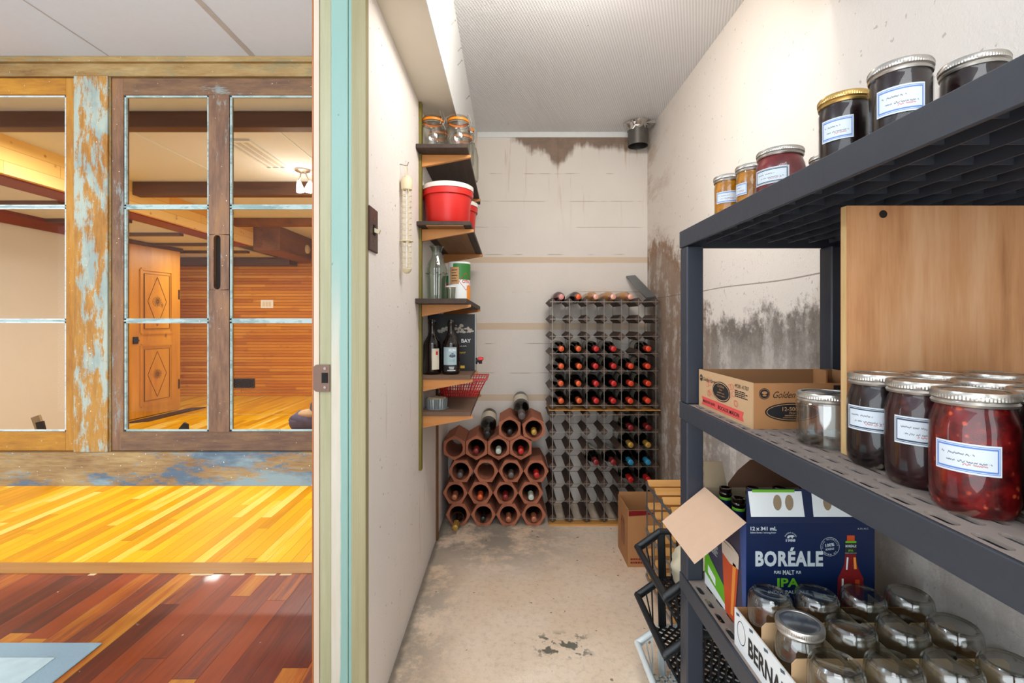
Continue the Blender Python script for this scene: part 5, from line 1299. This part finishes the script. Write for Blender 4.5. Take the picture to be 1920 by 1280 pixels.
jam_jar((0.536, 0.645, zt), 'dark jam jar with silver lid and large blue-bordered label on the top shelf', 0.0355, 0.0362, 0.121, 'jam_dark', 'label_blue', (-3.0, -1.50), (0.40, 0.70), STRAIGHT)
jam_jar((0.625, 0.633, zt), 'dark jam jar at the right end of the top shelf row', 0.0355, 0.0362, 0.121, 'jam_dark', None, shape=STRAIGHT)

# ---------------------------------------------------------------- open carton on the middle shelf
gx, gy, gw, gd, gh = 0.460, 0.892, 0.325, 0.250, 0.088
g = thing('jar_carton', 'open shallow cardboard jar carton with red ribbon print on the middle shelf', 'carton', (gx, gy, zm))
MB().box(0, 0.003, 0.0, gd, 0, gh).build('side_panel', 'card_pale', g)
MB().box(0.003, gw, 0, 0.003, 0, gh-0.001).build('side_panel', 'card', g)
MB().box(0.003, gw, gd-0.003, gd, 0, gh).build('side_panel', 'card_in', g)
MB().box(gw-0.003, gw, 0.003, gd-0.003, 0, gh).build('side_panel', 'card_in', g)
MB().box(0.003, gw-0.003, 0.003, gd-0.003, 0, 0.003).build('base', 'card_in', g)
MB().box(gw-0.05, gw-0.046, gd-0.05, gd-0.004, 0.003, gh+0.002).build('corner_flap', 'card', g)
ly, lz_ = (0, -1, 0), (0, 0, 1)          # left face: reads from far to near
def L(y, z): return (0, y-gy, z-zm)
decal([(0, 0), (0.202, 0), (0.196, 0.0095), (0.202, 0.019), (0, 0.019), (0.006, 0.0095)], L(1.124, 0.930), ly, lz_, 'coral_print', g, 'ribbon')
text('MASON JARS', L(1.115, 0.9345), ly, lz_, 0.0085, 0.066, 'black_print', g, lift=0.0011, bold=0.01)
text('BOCAUX MASON', L(1.035, 0.9345), ly, lz_, 0.0085, 0.095, 'black_print', g, lift=0.0011, bold=0.01)
decal(ellipse_pts(0.043, 0.0215), L(1.022, 0.974), ly, lz_, 'black_print', g, 'oval')
ring_decal(0.0405, 0.0195, 0.0015, L(1.022, 0.974), ly, lz_, 'card_pale', g, 'oval_line', lift=0.0010)
for k, (s_, w) in enumerate((('12-500ml', 0.032), ('70mm', 0.014), ('standard mouth', 0.034), ('ouverture reguliere', 0.040))):
    text(s_, L(1.022, 0.983-0.0065*k), ly, lz_, 0.0052 if k == 0 else 0.0035, w, 'tan_print', g, align='CENTER', lift=0.0011)
random.seed(5)
for k in range(14):
    sg = -1 if k % 2 else 1; yy = 1.022+sg*random.uniform(0.040, 0.072); zz = random.uniform(0.955, 0.995)
    ring_decal(0.0075, 0.0065, 0.0009, L(yy, zz), ly, lz_, 'coral_print', g, 'berry_outline', 14)
ring_decal(0.0085, 0.0085, 0.0012, L(1.127, 0.992), ly, lz_, 'black_print', g, 'emblem', 20)
decal(ellipse_pts(0.0062, 0.0062, 16), L(1.127, 0.992), ly, lz_, 'black_print', g, 'emblem')
decal(ellipse_pts(0.003, 0.002, 12, 0, 0.001), L(1.127, 0.992), ly, lz_, 'card_pale', g, 'emblem', lift=0.001)
text('Golden Harvest', L(1.115, 0.987), ly, lz_, 0.009, 0.075, 'black_print', g, shear=0.45)
text('49281-41707', L(0.958, 0.993), ly, lz_, 0.008, 0.055, 'black_print', g)
lines(4, L(0.958, 0.986), ly, lz_, 0.055, 0.0022, 'black_print', g, seed=2)
fx, fz = (1, 0, 0), (0, 0, 1)
def F(x, z): return (x-gx, 0, z-zm)
ring_decal(0.0105, 0.0105, 0.0012, F(0.4835, 0.990), fx, fz, 'black_print', g, 'emblem', 24)
decal(ellipse_pts(0.0085, 0.0085, 20), F(0.4835, 0.990), fx, fz, 'black_print', g, 'emblem')
decal(ellipse_pts(0.005, 0.003, 14, 0, 0.002), F(0.4835, 0.990), fx, fz, 'card', g, 'emblem', lift=0.001)
decal(ellipse_pts(0.004, 0.0015, 12, 0, -0.003), F(0.4835, 0.990), fx, fz, 'card', g, 'emblem', lift=0.001)
text('Golden Harvest', F(0.500, 0.982), fx, fz, 0.0125, 0.094, 'black_print', g, shear=0.45)
MB().box(0.155, 0.178, -0.001, -0.0004, 0.0755, 0.0835).build('black_square', 'black_print', g)
decal(ellipse_pts(0.053, 0.0178), F(0.5375, 0.9555), fx, fz, 'black_print', g, 'oval')
ring_decal(0.0500, 0.0155, 0.0012, F(0.5375, 0.9555), fx, fz, 'tan_print', g, 'oval_line', lift=0.0009)
for k, (s_, w, hh) in enumerate((('12-500ml', 0.040, 0.0075), ('70mm', 0.015, 0.0036), ('standard mouth', 0.031, 0.0036), ('ouverture reguliere', 0.038, 0.0034))):
    text(s_, F(0.5375, (0.9575, 0.9520, 0.9475, 0.9430)[k]), fx, fz, hh, w, 'tan_print', g, align='CENTER', lift=0.001, bold=0.01)

# ---------------------------------------------------------------- beer carton on the lower shelf
bx0, by0, bw, bd, bh = 0.476, 0.945, 0.2585, 0.200, 0.232; zl = LV[1]
bc = thing('beer_carton', 'navy blue beer carton with open cardboard flaps on the lower shelf', 'carton', (bx0, by0, zl))
t_ = 0.0018
MB().box(0, bw, 0, t_, 0, bh).build('front_panel', 'navy', bc)
MB().box(0, t_, t_, bd, 0, bh).build('side_panel', 'purple_navy', bc)
MB().box(bw-t_, bw, t_, bd, 0, bh).build('side_panel', 'card_in', bc)
MB().box(t_, bw-t_, bd-t_, bd, 0, bh).build('back_panel', 'card_grey', bc)
MB().box(t_, bw-t_, t_, bd-t_, 0, t_).build('base', 'card_in', bc)
fl = MB().hexa([(0.001, 0, bh), (bw, 0, bh), (bw, t_, bh), (0.001, t_, bh), (0.004, 0.006, bh+0.066), (bw, 0.006, bh+0.066), (bw, 0.006+t_, bh+0.066), (0.004, 0.006+t_, bh+0.066)])
ff = fl.build('front_flap', 'navy', bc)
ev = Vector((0, 0.006, 0.066)).normalized()
for poly in ([(0.010, 0.012), (0.118, 0.012), (0.114, 0.062), (0.006, 0.062)], [(0.136, 0.012), (0.245, 0.012), (0.245, 0.062), (0.134, 0.062)]):
    decal(poly, (0, 0, bh), fx, ev, 'white_print', ff, 'white_panel')
decal([(0.014, 0.060), (0.100, 0.060), (0.100, 0.0655), (0.014, 0.0655)], (0, 0, bh), fx, ev, 'green_print', ff, 'green_strip', lift=0.0009)
for cx_, s_ in ((0.064, 1), (0.088, 1), (0.165, 1)):
    decal([(p[0]*1.0, p[1]) for p in ellipse_pts(0.0085, 0.0155*s_, 14, cx_, 0.040)], (0, 0, bh), fx, ev, 'card_grey', ff, 'torn_spot', lift=0.0010)
# left flap folded outwards (bare cardboard side up)
MB().hexa([(-0.105, -0.002, bh-0.082), (0, 0.0, bh), (0, 0.200, bh), (-0.104, 0.200, bh-0.084),
           (-0.106, -0.002, bh-0.0805), (-0.001, 0.0, bh+0.0015), (-0.001, 0.200, bh+0.0015), (-0.105, 0.200, bh-0.0825)]).build('side_flap', 'card_pink', bc)
MB().prism([(0.0, 0), (0.055, 0.0), (0.045, 0.062), (0.0, 0.062)], (0.0, bd, bh), fx, (0, 0.12, 0.99), (0, 1, 0), t_).build('back_flap', 'card_grey', bc)
MB().prism([(0.056, 0), (bw, 0.0), (bw, 0.06), (0.12, 0.066), (0.085, 0.040), (0.058, 0.010)], (0.0, bd, bh), fx, (0, 0.25, 0.95), (0, 1, 0), t_).build('back_flap', 'card_dark', bc)
# print on the front
s = 880/by0
def B(px, py): return ((px-956)/s-bx0, 0, CAMZ-(py-600)/s-zl)
def tw(px0, px1): return (px1-px0)/s
text('12 x 341 mL', B(1407, 994), fx, fz, 0.0078, tw(1407, 1456), 'grey_print', bc, bold=0.03)
text('bière forte / strong beer', B(1407, 1000.5), fx, fz, 0.0046, tw(1407, 1455), 'grey_print', bc, bold=0.01)
text('1988', B(1482, 1015), fx, fz, 0.0052, tw(1473, 1491), 'grey_print', bc, align='CENTER', bold=0.03)
bear = [(-8, 0), (-7, 4), (-5, 6), (0, 6.5), (3, 7), (6, 6.5), (9, 4.5), (8, 3), (5, 3), (5, 0), (2.5, 0), (2, 2.4), (-2.5, 2.4), (-3, 0)]
decal([(a*0.0009, b_*0.0009) for a, b_ in bear], B(1482, 1008.5), fx, fz, 'grey_print', bc, 'bear_emblem')
def ring_text(s_, c, r, a0, a1, h, mat, parent, flip=False):
    """letters standing round a circle"""
    n = len(s_)
    for i, ch in enumerate(s_):
        if ch == ' ': continue
        a = a0+(a1-a0)*i/(n-1); d = Vector((math.cos(a), 0, math.sin(a)))
        up = -d if flip else d; ex = Vector((up.z, 0, -up.x))
        text(ch, Vector(c)+d*r-ex*h*0.3, ex, up, h, None if ch not in 'I' else None, mat, parent, align='LEFT')
ring_text('BRASSERIE DU NORD', B(1482, 1009), 0.0105, 2.75, 0.4, 0.0024, 'grey_print', bc)
text('BORÉALE', B(1416, 1061.5), fx, fz, 0.0385, tw(1416, 1543), 'grey_print', bc, bold=0.045, space=1.12)
text('PURE', B(1451, 1075), fx, fz, 0.0058, tw(1451, 1464), 'grey_print', bc, bold=0.02)
text('MALT', B(1467.5, 1077), fx, fz, 0.0095, tw(1467.5, 1489), 'grey_print', bc, bold=0.02)
text('PUR', B(1492.5, 1075), fx, fz, 0.0058, tw(1492.5, 1502), 'grey_print', bc, bold=0.02)
text('IPA', B(1457, 1100), fx, fz, 0.0180, tw(1457, 1498), 'green_print', bc, bold=0.03)
text('INDIA PALE ALE', B(1478, 1112), fx, fz, 0.0062, tw(1440, 1516), 'grey_print', bc, align='CENTER', bold=0.02)
cS = B(1556, 1024.5)
ring_decal(0.0190, 0.0190, 0.0006, cS, fx, fz, 'grey_print', bc, 'round_stamp', 40)
ring_text('BIÈRE NATURELLE', cS, 0.0142, 3.3, 0.2, 0.0028, 'grey_print', bc)
ring_text('NATURAL ALE', cS, 0.0170, -2.4, -0.7, 0.0028, 'grey_print', bc, True)
text('100%', (cS[0], 0, cS[2]+0.0005), (1, 0, 0.15), (-0.15, 0, 1), 0.0065, 0.018, 'grey_print', bc, align='CENTER', bold=0.03)
text('BORÉALE', (cS[0], 0, cS[2]-0.0065), (1, 0, 0.15), (-0.15, 0, 1), 0.0048, 0.017, 'grey_print', bc, align='CENTER', bold=0.02)
text('6.2% ALC', B(1608, 992), fx, fz, 0.003, tw(1608, 1628), 'grey_print', bc)
# printed bottle
def hv(pts, cx_): return [B(cx_+a, y) for a, y in pts]
def fpoly(pts, mat, nm, lift): 
    q = [B(a, y) for a, y in pts]; decal([(p[0], p[2]) for p in q], (0, 0, 0), fx, fz, mat, bc, nm, lift)
cxb = 1594.5
prof = [(7, 1003), (7, 1012), (9, 1015), (10, 1040), (12, 1058), (18, 1072), (24, 1084), (25, 1160)]
fpoly([(cxb-a, y) for a, y in prof]+[(cxb+a, y) for a, y in reversed(prof)], 'maroon_print', 'printed_bottle', 0.0003)
fpoly([(cxb-10, 1015), (cxb+10, 1015), (cxb+12, 1038), (cxb-12, 1038)], 'black_print', 'printed_bottle', 0.0007)
fpoly([(cxb-10, 1013.5), (cxb+10, 1013.5), (cxb+10, 1017), (cxb-10, 1017)], 'green_print', 'printed_bottle', 0.0011)
fpoly([(cxb-7, 1003), (cxb+7, 1003), (cxb+7, 1013), (cxb-7, 1013)], 'amber_print', 'printed_bottle', 0.0011)
fpoly([(cxb-7.5, 1044), (cxb-4.5, 1044), (cxb-6.5, 1067), (cxb-9, 1067)], 'white_print', 'printed_highlight', 0.0011)
fpoly([(cxb+5, 1044), (cxb+9, 1044), (cxb+11, 1066), (cxb+6, 1066)], 'orange_print', 'printed_highlight', 0.0011)
fpoly([(cxb-17, 1084), (cxb-13.5, 1084), (cxb-14, 1120), (cxb-17, 1120)], 'white_print', 'printed_highlight', 0.0011)
fpoly([(cxb+8, 1086), (cxb+16, 1086), (cxb+17, 1115), (cxb+9, 1115)], 'amber_print', 'printed_highlight', 0.0011)
text('BORÉALE', B(cxb, 1025), fx, fz, 0.0055, 0.0215, 'grey_print', bc, align='CENTER', bold=0.03, lift=0.0014)
text('IPA', B(cxb, 1033.5), fx, fz, 0.0048, 0.010, 'green_print', bc, align='CENTER', bold=0.02, lift=0.0014)
text('INDIA PALE ALE', B(cxb, 1036.8), fx, fz, 0.0018, 0.023, 'grey_print', bc, align='CENTER', lift=0.0014)
# print on the left side (reads from far to near)
def Lp(px, py):
    Yv = 418.9/(px-956); return (bd-(Yv-by0), CAMZ-(py-600)*Yv/880-zl)       # u measured from far edge towards camera
def lpoly(pts, mat, nm, lift): decal(pts, (0, bd, 0), (0, -1, 0), fz, mat, bc, nm, lift)
lpoly([(bd-0.0, 0), (bd-0.0, bh), (bd-0.028, bh), (bd-0.010, 0)], 'blue_print', 'blue_strip', 0.0003)
lpoly([(0, 0), (bd-0.01, 0), (bd-0.05, 0.006), (0, 0.028)], 'white_print', 'white_band', 0.0004)
lpoly([(0, 0.028), (bd-0.05, 0.006), (bd-0.02, 0.014), (0.10, 0.05), (0.0, 0.088)], 'green_print', 'green_band', 0.0004)
lpoly([(0.02, 0.036), (0.060, 0.026), (0.060, 0.044), (0.02, 0.054)], 'white_print', 'small_panel', 0.0009)
gl_ = [(0.098, 0.118), (0.165, 0.128), (0.160, 0.10), (0.150, 0.02), (0.145, 0.0), (0.112, 0.0), (0.106, 0.03)]
lpoly([(0.094, 0.150), (0.172, 0.150), (0.166, 0.10), (0.152, 0.0), (0.110, 0.0), (0.100, 0.08)], 'amber_print', 'beer_glass_picture', 0.0009)
lpoly([(0.146, 0.125), (0.160, 0.125), (0.146, 0.01), (0.136, 0.01)], 'orange_print', 'beer_glass_picture', 0.0013)
lpoly([(0.094, 0.150), (0.172, 0.150), (0.170, 0.122), (0.132, 0.116), (0.096, 0.122)], 'foam_print', 'beer_glass_picture', 0.0013)
lpoly([(0.100, 0.152)]+[(0.094+0.078*k/8, 0.152+0.006*math.sin(PI*k/8)) for k in range(9)]+[(0.166, 0.150)], 'foam_print', 'beer_glass_picture', 0.0013)
lines(7, (0, bd-0.025, 0.118), (0, -1, 0), fz, 0.05, 0.0022, 'grey_print', bc, seed=3)
def beer_bottle(loc, label):
    t = thing('beer_bottle', label, 'bottle', loc, group='beer bottles standing in the open carton')
    MB().lathe([(0, 0.003), (0.028, 0), (0.0300, 0.006), (0.0300, 0.120), (0.026, 0.145), (0.0165, 0.175), (0.0130, 0.20), (0.0125, 0.225), (0.0142, 0.227), (0.0142, 0.232), (0.0125, 0.234), (0.0135, 0.238), (0.0135, 0.243), (0.010, 0.244), (0.009, 0.23)], 24).build('glass', 'bottle_brown', t, True)
    MB().lathe([(0.0150, 0.190), (0.0134, 0.203), (0.0131, 0.217), (0.0128, 0.219)], 24).build('neck_label', 'navy', t, True)
    MB().lathe([(0.0133, 0.2172), (0.0133, 0.222), (0.0128, 0.223)], 24).build('green_band', 'green_print', t, True)
    return t
f0 = None
cols_ = ['nearest the pink flap', 'second from the pink flap', 'third from the pink flap', 'farthest from the pink flap']
rws = ['front row', 'middle row', 'back row']
for r in range(3):
    for c in range(4):
        loc = (bx0+0.0330+0.0632*c, by0+0.0345+0.0645*r, zl+0.0020); lab = 'brown beer bottle in the carton, %s, %s' % (rws[r], cols_[c])
        if f0 is None: f0 = beer_bottle(loc, lab)
        else: dup(f0, loc, None, lab)

# ---------------------------------------------------------------- crate of upturned jars
cx0, cx1, cy0, cy1, ch = 0.445, 0.800, 0.655, 0.930, 0.072
ct = thing('jar_tray', 'white-sided cardboard tray of upturned glass jars on the lower shelf', 'tray', (cx0, cy0, zl))
cw, cd = cx1-cx0, cy1-cy0; t2 = 0.003
MB().box(0, t2, 0, cd, 0, ch).build('side_panel', 'white_print', ct)
MB().box(t2, t2+0.001, t2, cd-t2, 0.003, ch).build('inner_liner', 'card', ct)
MB().box(cw-t2, cw, 0, cd, 0, ch).build('side_panel', 'card', ct)
MB().box(t2, cw-t2, 0, t2, 0, ch).build('side_panel', 'card', ct); MB().box(t2, cw-t2, cd-t2, cd, 0, ch).build('side_panel', 'card', ct)
MB().box(t2, cw-t2, t2, cd-t2, 0, t2).build('base', 'card', ct)
text('BERNARDIN', (0, cd-0.055, 0.016), (0, -1, 0), fz, 0.034, 0.185, 'black_print', ct, bold=0.03)
ring_decal(0.016, 0.022, 0.0015, (0, cd-0.028, 0.038), (0, -1, 0), fz, 'black_print', ct, 'jar_drawing', 20)
for k in range(5): decal([(0, 0), (0.012, 0.004), (0.010, 0.008), (-0.002, 0.005)], (0, cd-0.01-0.05*k, 0.062+0.001*(k % 2)), (0, -1, 0), fz, 'cloud_print', ct, 'print_mark')
pitx, pity = 0.0870, 0.0890; xs = [0.0445+pitx*i for i in range(4)]; ys = [0.049+pity*j for j in range(3)]
for xd in [(xs[i]+xs[i+1])/2 for i in range(3)]: MB().box(xd-0.0008, xd+0.0008, t2+0.001, cd-t2-0.001, 0.0031, 0.100).build('divider', 'card_grey', ct)
for yd in [(ys[i]+ys[i+1])/2 for i in range(2)]:
    for a, b in zip([t2+0.0012]+[(xs[i]+xs[i+1])/2+0.001 for i in range(3)], [(xs[i]+xs[i+1])/2-0.001 for i in range(3)]+[cw-t2-0.0012]):
        MB().prism([(a, 0.0031), (b, 0.0031), (b, 0.092), (b-0.008, 0.100), (a+0.008, 0.100), (a, 0.092)], (0, yd-0.0008, 0), fx, fz, (0, 1, 0), 0.0016).build('divider', 'card_pale', ct)
fj = None; rn_ = ['nearest row', 'middle row', 'far row']; cn_ = ['left', 'centre left', 'centre right', 'right']
for jj, y in enumerate(ys):
    for ii, x in enumerate(xs):
        loc = (cx0+x, cy0+y, zl+t2+0.0003)
        if (ii, jj) == (0, 1):
            empty_jar(loc, 'upright jar with silver lid among the upturned jars in the tray', 0.0385, 0.0365, 0.128); continue
        lab = 'upturned clear glass jar in the tray, %s of the %s' % (cn_[ii], rn_[jj])
        if fj is None: fj = empty_jar(loc, lab, 0.0385, 0.0365, 0.124, True, False, 'upturned glass jars in the tray')
        else: dup(fj, loc, None, lab)
bpy.context.view_layer.update()
